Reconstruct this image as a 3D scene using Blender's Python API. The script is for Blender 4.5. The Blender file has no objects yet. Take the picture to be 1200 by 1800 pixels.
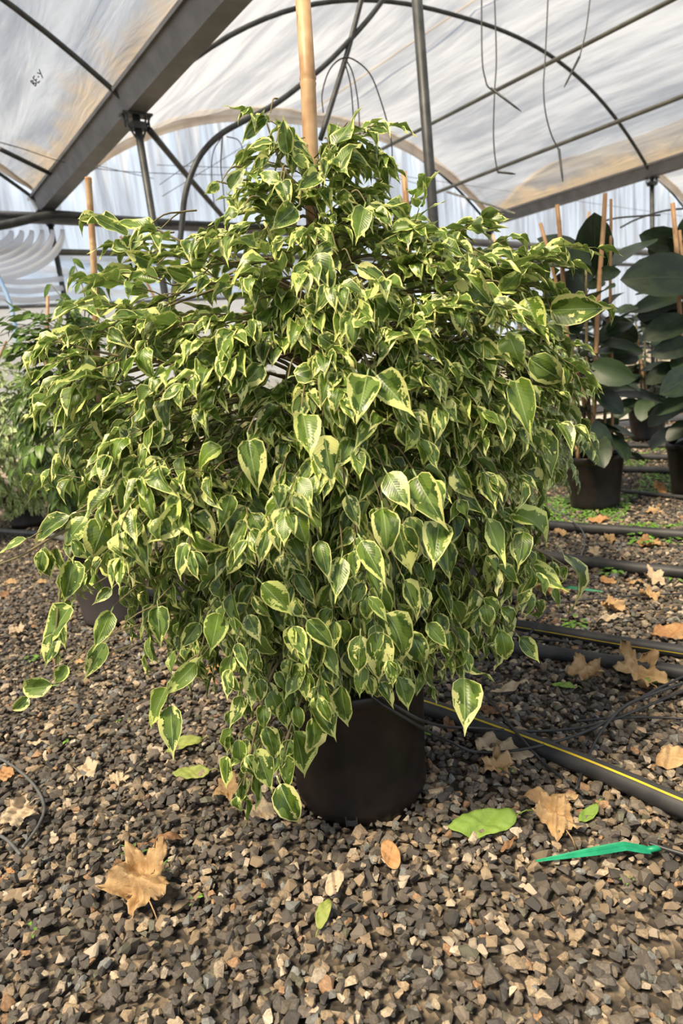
import bpy, math, random
import numpy as np
from mathutils import Vector, Matrix, Quaternion

SC = bpy.context.scene
COL = SC.collection
rng = np.random.default_rng(7)
random.seed(7)

# ------------------------------------------------------------------ camera
F = 1155.0
CAMH = .906
d_ = np.array([580., 5090., F]); d_ /= np.linalg.norm(d_)
AZ = -d_
fw = np.array([0, 0, 1.]); AY = fw - (fw @ AZ) * AZ; AY /= np.linalg.norm(AY)
AX = np.cross(AY, AZ)
A = np.stack([AX, AY, AZ])            # world = A @ cam (x right, y down, z forward)
CAM = np.array([0, 0, CAMH])
cd = bpy.data.cameras.new('camera'); co = bpy.data.objects.new('camera', cd); COL.objects.link(co)
R = A @ np.diag([1, -1, -1])
co.matrix_world = Matrix.Translation(CAM) @ Matrix([list(r) for r in R]).to_4x4()
cd.sensor_fit = 'VERTICAL'; cd.sensor_height = 36; cd.lens = 36 * F / 1800
cd.clip_start = .02; cd.clip_end = 200
cd.dof.use_dof = True; cd.dof.focus_distance = 1.22; cd.dof.aperture_fstop = 5.0
SC.camera = co
# ------------------------------------------------------------------ sky, sun, exposure
SC.view_settings.view_transform = 'Standard'; SC.view_settings.look = 'None'
SC.view_settings.gamma = 1; SC.view_settings.use_curve_mapping = False
SC.view_settings.exposure = 0.33
SC.cycles.max_bounces = 8; SC.cycles.transparent_max_bounces = 12
SC.cycles.transmission_bounces = 6; SC.cycles.diffuse_bounces = 4
SC.cycles.sample_clamp_indirect = 4
w = bpy.data.worlds.new('sky'); SC.world = w; w.use_nodes = True
nt = w.node_tree; nt.nodes.clear()
out = nt.nodes.new('ShaderNodeOutputWorld'); bg = nt.nodes.new('ShaderNodeBackground')
tc = nt.nodes.new('ShaderNodeTexCoord'); sp = nt.nodes.new('ShaderNodeSeparateXYZ'); rp = nt.nodes.new('ShaderNodeValToRGB')
nt.links.new(tc.outputs['Generated'], sp.inputs[0]); nt.links.new(sp.outputs['Z'], rp.inputs[0])
rp.color_ramp.elements[0].position = 0.0; rp.color_ramp.elements[0].color = (.86, .93, 1, 1)
rp.color_ramp.elements[1].position = .8; rp.color_ramp.elements[1].color = (.50, .72, 1, 1)
nt.links.new(rp.outputs[0], bg.inputs[0]); bg.inputs[1].default_value = 1.05
nt.links.new(bg.outputs[0], out.inputs[0])
sd = bpy.data.lights.new('sun', 'SUN'); so = bpy.data.objects.new('sun', sd); COL.objects.link(so)
sd.energy = 20; sd.angle = math.radians(14); sd.color = (1, .85, .62)
so.rotation_euler = Vector((-.50, -.50, 1.25)).to_track_quat('Z', 'Y').to_euler()

# ------------------------------------------------------------------ helpers
def cray(px, py):
    return A @ np.array([(px - 600) / F, (py - 900) / F, 1.])
def G(px, py, z=0.):
    r = cray(px, py); return CAM + r * ((z - CAMH) / r[2])
def D(px, py, depth):
    return CAM + cray(px, py) * depth
def proj(P):
    v = (np.asarray(P) - CAM) @ A
    return 600 + F * v[..., 0] / v[..., 2], 900 + F * v[..., 1] / v[..., 2], v[..., 2]
U = np.array([-.570287, .821445, 0]); W = np.array([.821445, .570287, 0]); P1 = np.array([-2.92688, 8.10920, 0])
def T(u, w_, z):
    return P1 + U * u + W * w_ + np.array([0, 0, z])
def onU(px, py, u):
    r = cray(px, py); t = ((P1 - CAM) @ U + u) / (r @ U); return CAM + r * t

def mesh_from(verts, faces, smooth=False, name='mesh'):
    me = bpy.data.meshes.new(name)
    me.from_pydata([tuple(map(float, v)) for v in verts], [], faces)
    if smooth: me.polygons.foreach_set('use_smooth', [True] * len(me.polygons))
    me.update(); return me
def np_mesh(V, Q, name, smooth=True, attrs=None, nper=None):
    """V (n,3); Q (m,k) faces of k corners, or a list of such arrays."""
    Qs = Q if isinstance(Q, list) else [Q]
    me = bpy.data.meshes.new(name)
    loops = np.concatenate([q.ravel() for q in Qs]).astype(np.int32)
    sizes = np.concatenate([np.full(len(q), q.shape[1], np.int32) for q in Qs])
    starts = np.concatenate([[0], np.cumsum(sizes)[:-1]]).astype(np.int32)
    me.vertices.add(len(V)); me.vertices.foreach_set('co', np.asarray(V, np.float32).ravel())
    me.loops.add(len(loops)); me.loops.foreach_set('vertex_index', loops)
    me.polygons.add(len(sizes)); me.polygons.foreach_set('loop_start', starts)
    me.polygons.foreach_set('use_smooth', np.full(len(sizes), smooth))
    for k, (dom, typ, a) in (attrs or {}).items():
        at = me.attributes.new(k, typ, dom)
        at.data.foreach_set({'FLOAT': 'value', 'FLOAT_VECTOR': 'vector', 'FLOAT_COLOR': 'color'}[typ], np.asarray(a, np.float32).ravel())
    me.update(calc_edges=True); me.validate(); return me
def link(name, me, mat=None, parent=None, **props):
    o = bpy.data.objects.new(name, me); COL.objects.link(o)
    if mat is not None and me is not None and not me.materials: me.materials.append(mat)
    if parent is not None: o.parent = parent
    for k, v in props.items(): o[k] = v
    return o
def empty(name, loc, **props):
    o = bpy.data.objects.new(name, None); COL.objects.link(o); o.location = tuple(map(float, loc))
    o.empty_display_size = .05
    for k, v in props.items(): o[k] = v
    return o
def off(V, root):           # world coordinates -> a root's local (roots carry no rotation)
    return np.asarray(V, float) - np.array(root.location) if root is not None else np.asarray(V, float)
def smooth_path(P, n=6):
    P = np.asarray(P, float)
    if len(P) < 3: return P
    Q = np.vstack([2 * P[0] - P[1], P, 2 * P[-1] - P[-2]]); o = []
    for i in range(1, len(Q) - 2):
        for t in np.linspace(0, 1, n, endpoint=False):
            a, b, c, e = Q[i - 1], Q[i], Q[i + 1], Q[i + 2]
            o.append(.5 * (2 * b + (c - a) * t + (2 * a - 5 * b + 4 * c - e) * t * t + (3 * b - a - 3 * c + e) * t ** 3))
    o.append(P[-1]); return np.array(o)
def tube(P, r, k=6, cap=True):
    P = np.asarray(P, float); n = len(P); r = np.broadcast_to(np.asarray(r, float), (n,))
    tg = np.gradient(P, axis=0); tg /= np.linalg.norm(tg, axis=1)[:, None] + 1e-12
    a0 = np.array([0, 0, 1.]) if abs(tg[0][2]) < .9 else np.array([1., 0, 0])
    V = []
    n1 = np.cross(tg[0], a0); n1 /= np.linalg.norm(n1)
    for i in range(n):
        n1 = n1 - (n1 @ tg[i]) * tg[i]; n1 /= np.linalg.norm(n1) + 1e-12
        n2 = np.cross(tg[i], n1)
        for j in range(k):
            an = 2 * math.pi * j / k
            V.append(P[i] + r[i] * (math.cos(an) * n1 + math.sin(an) * n2))
    Fc = [(i * k + j, i * k + (j + 1) % k, (i + 1) * k + (j + 1) % k, (i + 1) * k + j) for i in range(n - 1) for j in range(k)]
    if cap: Fc += [tuple(range(k))[::-1], tuple((n - 1) * k + j for j in range(k))]
    return V, Fc
def merge(parts):
    V, Fc = [], []
    for v, f in parts:
        o = len(V); V += list(v); Fc += [tuple(i + o for i in q) for q in f]
    return V, Fc
def box(c, s, rot=None):
    c = np.asarray(c, float); h = np.asarray(s, float) / 2
    v = np.array([[x, y, z] for x in (-1, 1) for y in (-1, 1) for z in (-1, 1)]) * h
    if rot is not None: v = v @ rot.T
    return list(v + c), [(0, 1, 3, 2), (4, 6, 7, 5), (0, 4, 5, 1), (2, 3, 7, 6), (0, 2, 6, 4), (1, 5, 7, 3)]
def lathe(prof, k=48, c=(0, 0, 0), close=False):
    V = [(c[0] + r * math.cos(2 * math.pi * j / k), c[1] + r * math.sin(2 * math.pi * j / k), c[2] + z) for r, z in prof for j in range(k)]
    n = len(prof)
    Fc = [(i * k + j, i * k + (j + 1) % k, (i + 1) * k + (j + 1) % k, (i + 1) * k + j) for i in range(n - 1 + (1 if close else 0)) for j in range(k)]
    if close: Fc = [tuple(x % (n * k) for x in q) for q in Fc]
    return V, Fc
def tube_obj(name, P, r, mat, parent=None, k=8, n=6, smooth=True, **props):
    P = smooth_path(P, n) if len(P) > 2 else np.asarray(P, float)
    V, Fc = tube(off(P, parent), r, k)
    return link(name, mesh_from(V, Fc, smooth, name), mat, parent, **props)

# ------------------------------------------------------------------ materials
def newmat(name):
    m = bpy.data.materials.new(name); m.use_nodes = True; n = m.node_tree; n.nodes.clear()
    o = n.nodes.new('ShaderNodeOutputMaterial'); return m, n, o
class N:
    def __init__(s, nt): s.nt = nt
    def a(s, t, **k):
        n = s.nt.nodes.new(t)
        for q, v in k.items(): setattr(n, q, v)
        return n
    def l(s, x, y): s.nt.links.new(x, y)
    def math(s, op, x, y=None, z=None, clamp=False):
        n = s.a('ShaderNodeMath', operation=op); n.use_clamp = clamp
        for i, v in enumerate((x, y, z)):
            if v is None: continue
            if isinstance(v, (int, float)): n.inputs[i].default_value = v
            else: s.l(v, n.inputs[i])
        return n.outputs[0]
    def mix(s, f, x, y):
        n = s.a('ShaderNodeMix', data_type='RGBA')
        for i, v in ((0, f), (6, x), (7, y)):
            if isinstance(v, (int, float)): n.inputs[i].default_value = v
            elif isinstance(v, tuple): n.inputs[i].default_value = (*v, 1) if len(v) == 3 else v
            else: s.l(v, n.inputs[i])
        return n.outputs[2]
    def noise(s, vec, scale, detail=3, rough=.55, dist=0):
        n = s.a('ShaderNodeTexNoise'); n.inputs['Scale'].default_value = scale; n.inputs['Detail'].default_value = detail
        n.inputs['Roughness'].default_value = rough; n.inputs['Distortion'].default_value = dist
        if vec is not None: s.l(vec, n.inputs['Vector'])
        return n.outputs['Fac']
    def ramp(s, f, stops):
        n = s.a('ShaderNodeValToRGB'); cr = n.color_ramp
        while len(cr.elements) < len(stops): cr.elements.new(.5)
        for e, (p, c) in zip(cr.elements, stops): e.position = p; e.color = (*c, 1)
        s.l(f, n.inputs[0]); return n.outputs[0]
    def sstep(s, v, lo, hi):
        n = s.a('ShaderNodeMapRange'); n.interpolation_type = 'SMOOTHSTEP'
        s.l(v, n.inputs[0])
        for i, q in ((1, lo), (2, hi)):
            if isinstance(q, (int, float)): n.inputs[i].default_value = q
            else: s.l(q, n.inputs[i])
        return n.outputs[0]
    def attr(s, name, kind='Fac'):
        n = s.a('ShaderNodeAttribute'); n.attribute_name = name; return n.outputs[kind]
    def bump(s, h, strength, dist=.001):
        n = s.a('ShaderNodeBump'); n.inputs['Strength'].default_value = strength; n.inputs['Distance'].default_value = dist
        s.l(h, n.inputs['Height']); return n.outputs[0]
def vmap(n, vec, scale):
    m = n.a('ShaderNodeMapping'); m.inputs['Scale'].default_value = scale; n.l(vec, m.inputs[0]); return m.outputs[0]
def simple(name, c1, c2=None, rough=.6, scale=20, bump=0, metal=0, stretch=(1, 1, 1), spec=.5, trans=0):
    m, nt_, o = newmat(name); n = N(nt_)
    p = n.a('ShaderNodeBsdfPrincipled'); p.inputs['Roughness'].default_value = rough; p.inputs['Metallic'].default_value = metal
    p.inputs['Specular IOR Level'].default_value = spec
    t = n.a('ShaderNodeTexCoord').outputs['Object']; v = vmap(n, t, stretch)
    f = n.noise(v, scale, 5)
    n.l(n.mix(n.sstep(f, .35, .65), c1, c2 or c1), p.inputs['Base Color'])
    if bump: n.l(n.bump(f, bump, .002), p.inputs['Normal'])
    if trans:
        tr = n.a('ShaderNodeBsdfTranslucent'); tr.inputs[0].default_value = (*c1, 1)
        mx = n.a('ShaderNodeMixShader'); mx.inputs[0].default_value = trans
        n.l(p.outputs[0], mx.inputs[1]); n.l(tr.outputs[0], mx.inputs[2]); n.l(mx.outputs[0], o.inputs[0])
    else: n.l(p.outputs[0], o.inputs[0])
    return m

def leaf_mat(name, g_dark, g_mid, cream, amount, rough=.36, trans=.24, rib=(.35, .45, .16), ribw=.035, under=(.16, .24, .09)):
    m, nt_, o = newmat(name); n = N(nt_)
    uv = n.attr('luv', 'Vector'); seed = n.attr('seed'); edge = n.attr('edge')
    inf = n.a('ShaderNodeObjectInfo').outputs['Random']
    sd_ = n.math('ADD', n.math('MULTIPLY', seed, 37.), n.math('MULTIPLY', inf, 19.))
    cx = n.a('ShaderNodeCombineXYZ'); sx = n.a('ShaderNodeSeparateXYZ'); n.l(uv, sx.inputs[0])
    s, t = sx.outputs[0], sx.outputs[1]
    n.l(n.math('MULTIPLY', s, .55), cx.inputs[0]); n.l(t, cx.inputs[1]); n.l(sd_, cx.inputs[2])
    V = cx.outputs[0]
    big = n.noise(V, 2.6, 1.5, .5); fine = n.noise(vmap(n, V, (.55, 1.7, 1)), 8, 3, .75)
    rnd = n.math('FRACT', n.math('MULTIPLY', sd_, 7.31)); rnd2 = n.math('FRACT', n.math('MULTIPLY', sd_, 3.17))
    p = n.a('ShaderNodeBsdfPrincipled'); p.inputs['Roughness'].default_value = rough
    green = n.mix(n.sstep(n.noise(V, 5, 2), .4, .62), g_dark, g_mid)
    green = n.mix(n.math('MULTIPLY', n.sstep(rnd2, .55, 1.), .6), green, tuple(c * 1.9 + .01 for c in g_mid))
    col = green
    ribm = n.math('SUBTRACT', 1, n.sstep(n.math('ABSOLUTE', s), ribw * .5, ribw * 1.6))
    if amount:
        thr = n.math('ADD', n.math('MULTIPLY', n.math('SUBTRACT', big, .47), 2.4 * amount), n.math('MULTIPLY', n.math('SUBTRACT', fine, .5), 1.25))
        thr = n.math('MULTIPLY', thr, n.math('ADD', .35, rnd))
        thr = n.math('MAXIMUM', thr, .0)
        thr = n.math('ADD', thr, n.math('MULTIPLY', n.sstep(t, .72, .98), .35))
        thr = n.math('ADD', thr, .06)
        cm = n.math('SUBTRACT', 1, n.sstep(n.math('SUBTRACT', edge, thr), -.012, .03))
        mid2 = n.sstep(n.math('SUBTRACT', edge, thr), .0, .02)
        pale = n.mix(n.sstep(n.noise(V, 3.3, 0), .52, .56), green, tuple(c * 1.35 + .02 for c in g_mid))
        col = n.mix(n.math('MULTIPLY', ribm, .8), pale, rib)
        cr2 = n.mix(rnd2, cream, tuple(c * f_ for c, f_ in zip(cream, (.86, 1., .72))))
        col = n.mix(cm, col, cr2)
    else:
        col = n.mix(n.math('MULTIPLY', ribm, .7), green, rib)
    geo = n.a('ShaderNodeNewGeometry').outputs['Backfacing']
    col = n.mix(n.math('MULTIPLY', geo, .45 if amount else .6), col, under)
    n.l(col, p.inputs['Base Color'])
    vein = n.a('ShaderNodeTexWave'); vein.inputs['Scale'].default_value = 5.0; vein.inputs['Distortion'].default_value = 1.0; vein.bands_direction = 'Y'
    c3 = n.a('ShaderNodeCombineXYZ'); n.l(n.math('SUBTRACT', t, n.math('MULTIPLY', n.math('ABSOLUTE', s), .22)), c3.inputs[1]); n.l(sd_, c3.inputs[2])
    n.l(c3.outputs[0], vein.inputs[0])
    n.l(n.bump(vein.outputs['Fac'], .13, .001), p.inputs['Normal'])
    tr = n.a('ShaderNodeBsdfTranslucent'); n.l(n.mix(.35, col, tuple(c * 1.5 for c in g_mid)) if amount else col, tr.inputs[0])
    mx = n.a('ShaderNodeMixShader'); mx.inputs[0].default_value = trans
    n.l(p.outputs[0], mx.inputs[1]); n.l(tr.outputs[0], mx.inputs[2]); n.l(mx.outputs[0], o.inputs[0])
    return m

M_VAR = leaf_mat('variegated_leaf', (.040, .082, .010), (.095, .155, .014), (.74, .72, .28), 1.3)
M_VARB = leaf_mat('pale_variegated_leaf', (.09, .15, .05), (.15, .22, .07), (.66, .68, .36), 1.3)
M_GRN = leaf_mat('green_fig_leaf', (.045, .10, .014), (.10, .175, .02), None, 0)
M_RUB = leaf_mat('rubber_leaf', (.011, .024, .010), (.022, .042, .014), None, 0, rough=.45, trans=.12, rib=(.05, .065, .035), ribw=.02, under=(.055, .08, .045))
M_WEED = leaf_mat('weed_leaf', (.10, .22, .03), (.15, .32, .04), None, 0, rough=.6)
M_BARK = simple('bark', (.16, .12, .075), (.26, .21, .14), .85, 60, .5)
M_TWIG = simple('twig', (.13, .10, .05), (.19, .16, .07), .7, 40)
M_POT = simple('black_pot_plastic', (.006, .0045, .004), (.015, .010, .008), .38, 14, .05, spec=.4)
M_POTG = simple('grey_pot_plastic', (.045, .038, .036), (.06, .05, .047), .5, 10)
M_SOIL = simple('potting_soil', (.02, .013, .009), (.07, .045, .03), .95, 70, .9)
M_STEEL = simple('galvanised_steel', (.17, .17, .18), (.22, .22, .235), .55, 6, 0, .4)
M_DSTEEL = simple('dark_steel', (.03, .033, .036), (.055, .058, .06), .5, 12, 0, .3)
M_PURL = simple('purlin_steel', (.10, .10, .085), (.15, .145, .12), .5, 8, 0, .3)
M_HOSE = simple('black_polyethylene', (.018, .018, .020), (.045, .043, .042), .55, 9, .1, stretch=(1, 1, 1))
M_STRIPE = simple('yellow_stripe', (.62, .45, .02), (.5, .36, .03), .5, 30)
M_TUBE = simple('drip_tube_plastic', (.02, .02, .022), (.035, .034, .034), .45, 30)
M_GTUBE = simple('grey_tube_plastic', (.08, .085, .08), (.12, .12, .115), .45, 30)
M_GREEN = simple('green_plastic', (.0, .22, .10), (.01, .30, .14), .45, 40)
M_BLUE = simple('blue_plastic', (.25, .42, .7), (.35, .5, .75), .5, 10)
M_WHITEB = simple('white_weed_cloth', (.62, .58, .52), (.38, .35, .30), .8, 6, .4, stretch=(1, 1, 1))
M_BLACKB = simple('black_weed_cloth', (.02, .02, .022), (.06, .06, .062), .6, 8, .5)
M_INK_SHADE = simple('ink_and_hole_shade', (.03, .03, .035), None, .6)  # ink of the film print, also the painted shade of the drain opening

def bamboo_mat():
    m, nt_, o = newmat('bamboo'); n = N(nt_); p = n.a('ShaderNodeBsdfPrincipled'); p.inputs['Roughness'].default_value = .5
    t = n.a('ShaderNodeTexCoord').outputs['Object']
    st = n.noise(vmap(n, t, (60, 60, 2.5)), 1.5, 4)
    bl = n.noise(t, 9, 3)
    c = n.mix(st, (.28, .14, .06), (.48, .28, .13)); c = n.mix(n.sstep(bl, .5, .75), c, (.62, .42, .22))
    c = n.mix(n.sstep(n.noise(vmap(n, t, (30, 30, 6)), 1.7, 4), .62, .72), c, (.16, .075, .035))
    n.l(c, p.inputs['Base Color']); n.l(p.outputs[0], o.inputs[0]); return m
M_BAM = bamboo_mat()

def film_mat(name, base, base2, stretch, clear=.45, clear2=.25, dirt=None, dirt_pos=None, wr=.5, scale=1.):
    """thin polythene: part see-through, part milky; streaks of dirt along the sheet"""
    m, nt_, o = newmat(name); n = N(nt_)
    t = n.a('ShaderNodeTexCoord').outputs['Object']
    v = vmap(n, t, stretch)
    s1 = n.noise(v, 1.2 * scale, 5, .62, .6); s2 = n.noise(v, 5 * scale, 4, .6, .3)
    f = n.sstep(n.math('ADD', n.math('MULTIPLY', s1, .65), n.math('MULTIPLY', s2, .35)), .38, .62)
    col = n.mix(f, base, base2)
    clearf = n.math('ADD', clear2, n.math('MULTIPLY', f, clear - clear2))
    if dirt:
        sx = n.a('ShaderNodeSeparateXYZ'); n.l(t, sx.inputs[0])
        dm = None
        for (p0, wd) in dirt_pos:
            q = n.math('ADD', n.math('ABSOLUTE', n.math('SUBTRACT', sx.outputs[1], p0)), n.math('MULTIPLY', n.math('SUBTRACT', n.noise(t, 2.2, 5), .5), wd * 1.6))
            q = n.math('SUBTRACT', 1, n.sstep(q, wd * .35, wd))
            dm = q if dm is None else n.math('MAXIMUM', dm, q)
        col = n.mix(n.math('MULTIPLY', dm, .9), col, dirt)
        clearf = n.math('MULTIPLY', clearf, n.math('SUBTRACT', 1, n.math('MULTIPLY', dm, .7)))
    p = n.a('ShaderNodeBsdfPrincipled'); p.inputs['Roughness'].default_value = .35; n.l(col, p.inputs['Base Color'])
    bm = n.bump(n.noise(v, 2.6 * scale, 4, .6, 1.0), wr, .03); n.l(bm, p.inputs['Normal'])
    tr = n.a('ShaderNodeBsdfTranslucent'); n.l(col, tr.inputs[0]); n.l(bm, tr.inputs[1])
    tp = n.a('ShaderNodeBsdfTransparent')
    m1 = n.a('ShaderNodeMixShader'); m1.inputs[0].default_value = .7; n.l(p.outputs[0], m1.inputs[1]); n.l(tr.outputs[0], m1.inputs[2])
    m2 = n.a('ShaderNodeMixShader'); n.l(clearf, m2.inputs[0]); n.l(m1.outputs[0], m2.inputs[1]); n.l(tp.outputs[0], m2.inputs[2])
    n.l(m2.outputs[0], o.inputs[0]); return m
TW, RISE = 7.4, 1.30
M_ROOF = film_mat('roof_film', (.10, .10, .11), (.20, .19, .18), (.22, 1.6, 1.6), .34, .20, (.27, .215, .15), [(0, .38), (TW, .38)], .6)
M_GABLE = film_mat('gable_film', (.55, .56, .60), (.80, .82, .85), (1.2, 3.4, .2), .62, .10, None, None, .7)
M_LOWER = film_mat('lower_wall_film', (.62, .68, .76), (.95, .96, .98), (1, .7, 1.6), .30, .05, None, None, .6)
M_BEIGE = film_mat('beige_film', (.60, .56, .50), (.75, .71, .66), (1, .5, .9), .12, .05, None, None, .4)
M_RIMF = film_mat('roof_edge_film', (.62, .52, .42), (.78, .68, .56), (1, 1, 1), .1, .05, None, None, .4)

def ground_mat():
    m, nt_, o = newmat('gravel_bed'); n = N(nt_); p = n.a('ShaderNodeBsdfPrincipled'); p.inputs['Roughness'].default_value = .9
    t = n.a('ShaderNodeTexCoord').outputs['Object']
    v = n.a('ShaderNodeTexVoronoi'); v.inputs['Scale'].default_value = 75; n.l(t, v.inputs['Vector'])
    r = n.a('ShaderNodeSeparateXYZ'); n.l(v.outputs['Color'], r.inputs[0])
    c = n.ramp(r.outputs[0], [(0, (.03, .025, .02)), (.5, (.075, .06, .045)), (.8, (.17, .13, .09)), (1, (.3, .24, .17))])
    g = n.sstep(n.noise(t, 1.6, 4, .6), .52, .66)
    sx = n.a('ShaderNodeSeparateXYZ'); n.l(t, sx.inputs[0])
    c = n.mix(n.math('MULTIPLY', n.math('MULTIPLY', g, n.sstep(sx.outputs[1], 2.6, 3.3)), .55), c, (.09, .13, .03))
    n.l(c, p.inputs['Base Color']); n.l(n.bump(v.outputs['Distance'], 1., .01), p.inputs['Normal']); n.l(p.outputs[0], o.inputs[0]); return m
def stone_mat():
    m, nt_, o = newmat('gravel_stone'); n = N(nt_); p = n.a('ShaderNodeBsdfPrincipled'); p.inputs['Roughness'].default_value = .75
    c = n.attr('tint', 'Color'); t = n.a('ShaderNodeTexCoord').outputs['Object']
    f = n.noise(t, 220, 4, .7)
    c2 = n.mix(n.sstep(f, .35, .7), n.mix(.45, c, (.02, .018, .016)), c)
    n.l(c2, p.inputs['Base Color']); n.l(n.bump(f, .5, .0012), p.inputs['Normal']); n.l(p.outputs[0], o.inputs[0]); return m
M_GRND = ground_mat(); M_STONE = stone_mat()
def dead_mat(name, c1, c2, c3, trans=.15):
    m, nt_, o = newmat(name); n = N(nt_); p = n.a('ShaderNodeBsdfPrincipled'); p.inputs['Roughness'].default_value = .7
    t = n.a('ShaderNodeTexCoord').outputs['Object']; r = n.a('ShaderNodeObjectInfo').outputs['Random']
    a = n.noise(t, 28, 4, .6); b = n.noise(t, 120, 4, .7)
    c = n.mix(n.sstep(a, .35, .65), c1, c2); c = n.mix(n.sstep(b, .6, .75), c, c3)
    c = n.mix(n.math('MULTIPLY', r, .35), c, c1)
    n.l(c, p.inputs['Base Color']); n.l(n.bump(n.noise(t, 60, 5, .6, 1.), .7, .003), p.inputs['Normal'])
    tr = n.a('ShaderNodeBsdfTranslucent'); n.l(c, tr.inputs[0]); mx = n.a('ShaderNodeMixShader'); mx.inputs[0].default_value = trans
    n.l(p.outputs[0], mx.inputs[1]); n.l(tr.outputs[0], mx.inputs[2]); n.l(mx.outputs[0], o.inputs[0]); return m
M_TAN = dead_mat('dry_tan_leaf', (.42, .26, .12), (.58, .40, .20), (.22, .12, .05))
M_ORG = dead_mat('dry_orange_leaf', (.40, .20, .08), (.56, .34, .15), (.2, .09, .03))
M_PALE = dead_mat('dry_pale_leaf', (.50, .38, .25), (.62, .50, .34), (.3, .2, .12))
M_BRN = dead_mat('dry_brown_leaf', (.22, .11, .05), (.34, .19, .09), (.10, .05, .02))
M_YGL = dead_mat('yellow_green_leaf', (.30, .36, .08), (.40, .42, .12), (.42, .30, .10), .25)
M_FGL = dead_mat('fallen_green_leaf', (.20, .32, .05), (.26, .38, .07), (.15, .24, .04), .2)

# ------------------------------------------------------------------ greenhouse structure
def arch_z(s):  # height above the gutter at s in 0..1
    x = abs(2 * s - 1); return RISE * (1 - x ** 2.5)
TANG = math.atan2(U[1], U[0])
def tunnel_obj(name, me, mat, u0=0, w0=0, z0=0, parent=None, **props):
    o = link(name, me, mat, parent, **props)
    M = Matrix([[U[0], W[0], 0, 0], [U[1], W[1], 0, 0], [0, 0, 1, 0], [0, 0, 0, 1]])
    p = T(u0, w0, z0); M.translation = Vector(p); o.matrix_world = M; return o
def roof_film(w0, ua, ub, seed):
    nu, nw = int(abs(ub - ua) * 12), 72
    r_ = np.random.default_rng(seed); ph = r_.uniform(0, 6.28, 12)
    V, Q = [], []
    for i in range(nu + 1):
        u = ua + (ub - ua) * i / nu
        sag = abs(math.sin(math.pi * u / 3.0)) ** .6
        for j in range(nw + 1):
            s = j / nw; x = 2 * s - 1
            e = abs(x) ** 6
            z = 3.0 + arch_z(s) - .05 * sag * (1 - e) + .012 * math.sin(s * 60 + ph[0] + .35 * math.sin(u * 2 + ph[1])) + .02 * math.sin(s * 23 + u * 1.1 + ph[2]) * (1 - sag * .5)
            z += .02 * e * math.sin(u * 7 + ph[3] + 3 * math.sin(u * 2.3)) + .012 * math.sin(u * 4 + 9 * s + ph[4])
            V.append((u, s * TW, z + .02))
    for i in range(nu):
        for j in range(nw):
            a = i * (nw + 1) + j; Q.append((a, a + 1, a + nw + 2, a + nw + 1))
    me = mesh_from(V, Q, True, 'roof_film')
    return tunnel_obj('ceiling', me, M_ROOF, 0, w0, 0, None, kind='structure')
for k, (w0, ua, ub) in enumerate([(0, 0, -13), (-TW, 0, -13), (TW, 0, -13), (2 * TW, 0, -13)]):
    roof_film(w0, ua, ub, 10 + k)
    # milky folded edge where the roof sheet is clamped over the last hoop
    pts = [T(-.02, w0 + TW * s, 3.0 + arch_z(s) + .02) for s in np.linspace(0.02, .98, 60)]
    V = []
    for i, p in enumerate(pts):
        s = i / 59; b = .17 * math.sin(math.pi * s) ** .5
        V += [p + np.array([0, 0, .03]), p + U * -.13 + np.array([0, 0, .01 + .01 * math.sin(i * 1.7)]), p + U * -.05 - np.array([0, 0, b * .9])]
    Q = []
    for i in range(59):
        a = i * 3; Q += [(a, a + 1, a + 4, a + 3), (a + 1, a + 2, a + 5, a + 4)]
    link('trim', mesh_from(V, Q, True, 'roof_edge'), M_RIMF, kind='structure')
# hoops
HU = [0, -2.97, -5.94, -8.91, -11.9]
for ti, w0 in enumerate((0, -TW, TW, 2 * TW)):
    for u in HU:
        if ti == 3 and u < -5: continue
        P = [T(u, w0 + TW * s, 2.97 + arch_z(s)) for s in np.linspace(0, 1, 41)]
        V, Fc = tube(P, .021, 8); link('roof_hoop', mesh_from(V, Fc, True), M_DSTEEL, kind='structure')
# gutters: open steel channels along each row of posts
for w0 in (0, TW, 2 * TW, -TW):
    prof = [(-.16, .10), (-.13, .11), (-.075, -.03), (.075, -.03), (.13, .11), (.16, .10), (.165, .125), (.12, .125), (.065, -.005), (-.065, -.005), (-.12, .125), (-.165, .125)]
    V, Q = [], []; us = np.linspace(.15, -13, 12); k = len(prof)
    for u in us:
        for a, z in prof: V.append(T(u, w0 + a, 2.98 + z))
    for i in range(len(us) - 1):
        for j in range(k): Q.append((i * k + j, i * k + (j + 1) % k, (i + 1) * k + (j + 1) % k, (i + 1) * k + j))
    Q += [tuple(range(k)), tuple((len(us) - 1) * k + j for j in range(k))[::-1]]
    g = link('roof_gutter', mesh_from(V, Q), M_STEEL, kind='structure')
    for u in HU:
        if w0 in (-TW,) and u < -8: continue
        if w0 == 0 and u < -4: continue      # the photo shows no post that near
        p = link('roof_post', None, None, kind='structure') if False else empty('roof_post', T(u, w0, 0), kind='structure')
        V, Fc = tube(off([T(u, w0, 0), T(u, w0, 2.93)], p), .03, 12); link('post_tube', mesh_from(V, Fc, True), M_DSTEEL, p)
        rot = np.stack([U, W, [0, 0, 1]], 1)
        parts = [box((0, 0, 2.94), (.10, .24, .015), rot), box((0, 0, 2.86), (.09, .11, .05), rot)]
        for sx in (-1, 1):
            for sy in (-1, 1):
                b0 = rot @ np.array([sx * .03, sy * .085, 2.90]); parts.append(tube([b0 - [0, 0, .045], b0 + [0, 0, .05]], .008, 6))
            parts.append(tube([rot @ np.array([0, sx * .03, 2.78]), rot @ np.array([0, sx * .11, 2.93])], .008, 6))
        V, Fc = merge(parts); link('clamp', mesh_from(V, Fc), M_DSTEEL, p)
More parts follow.
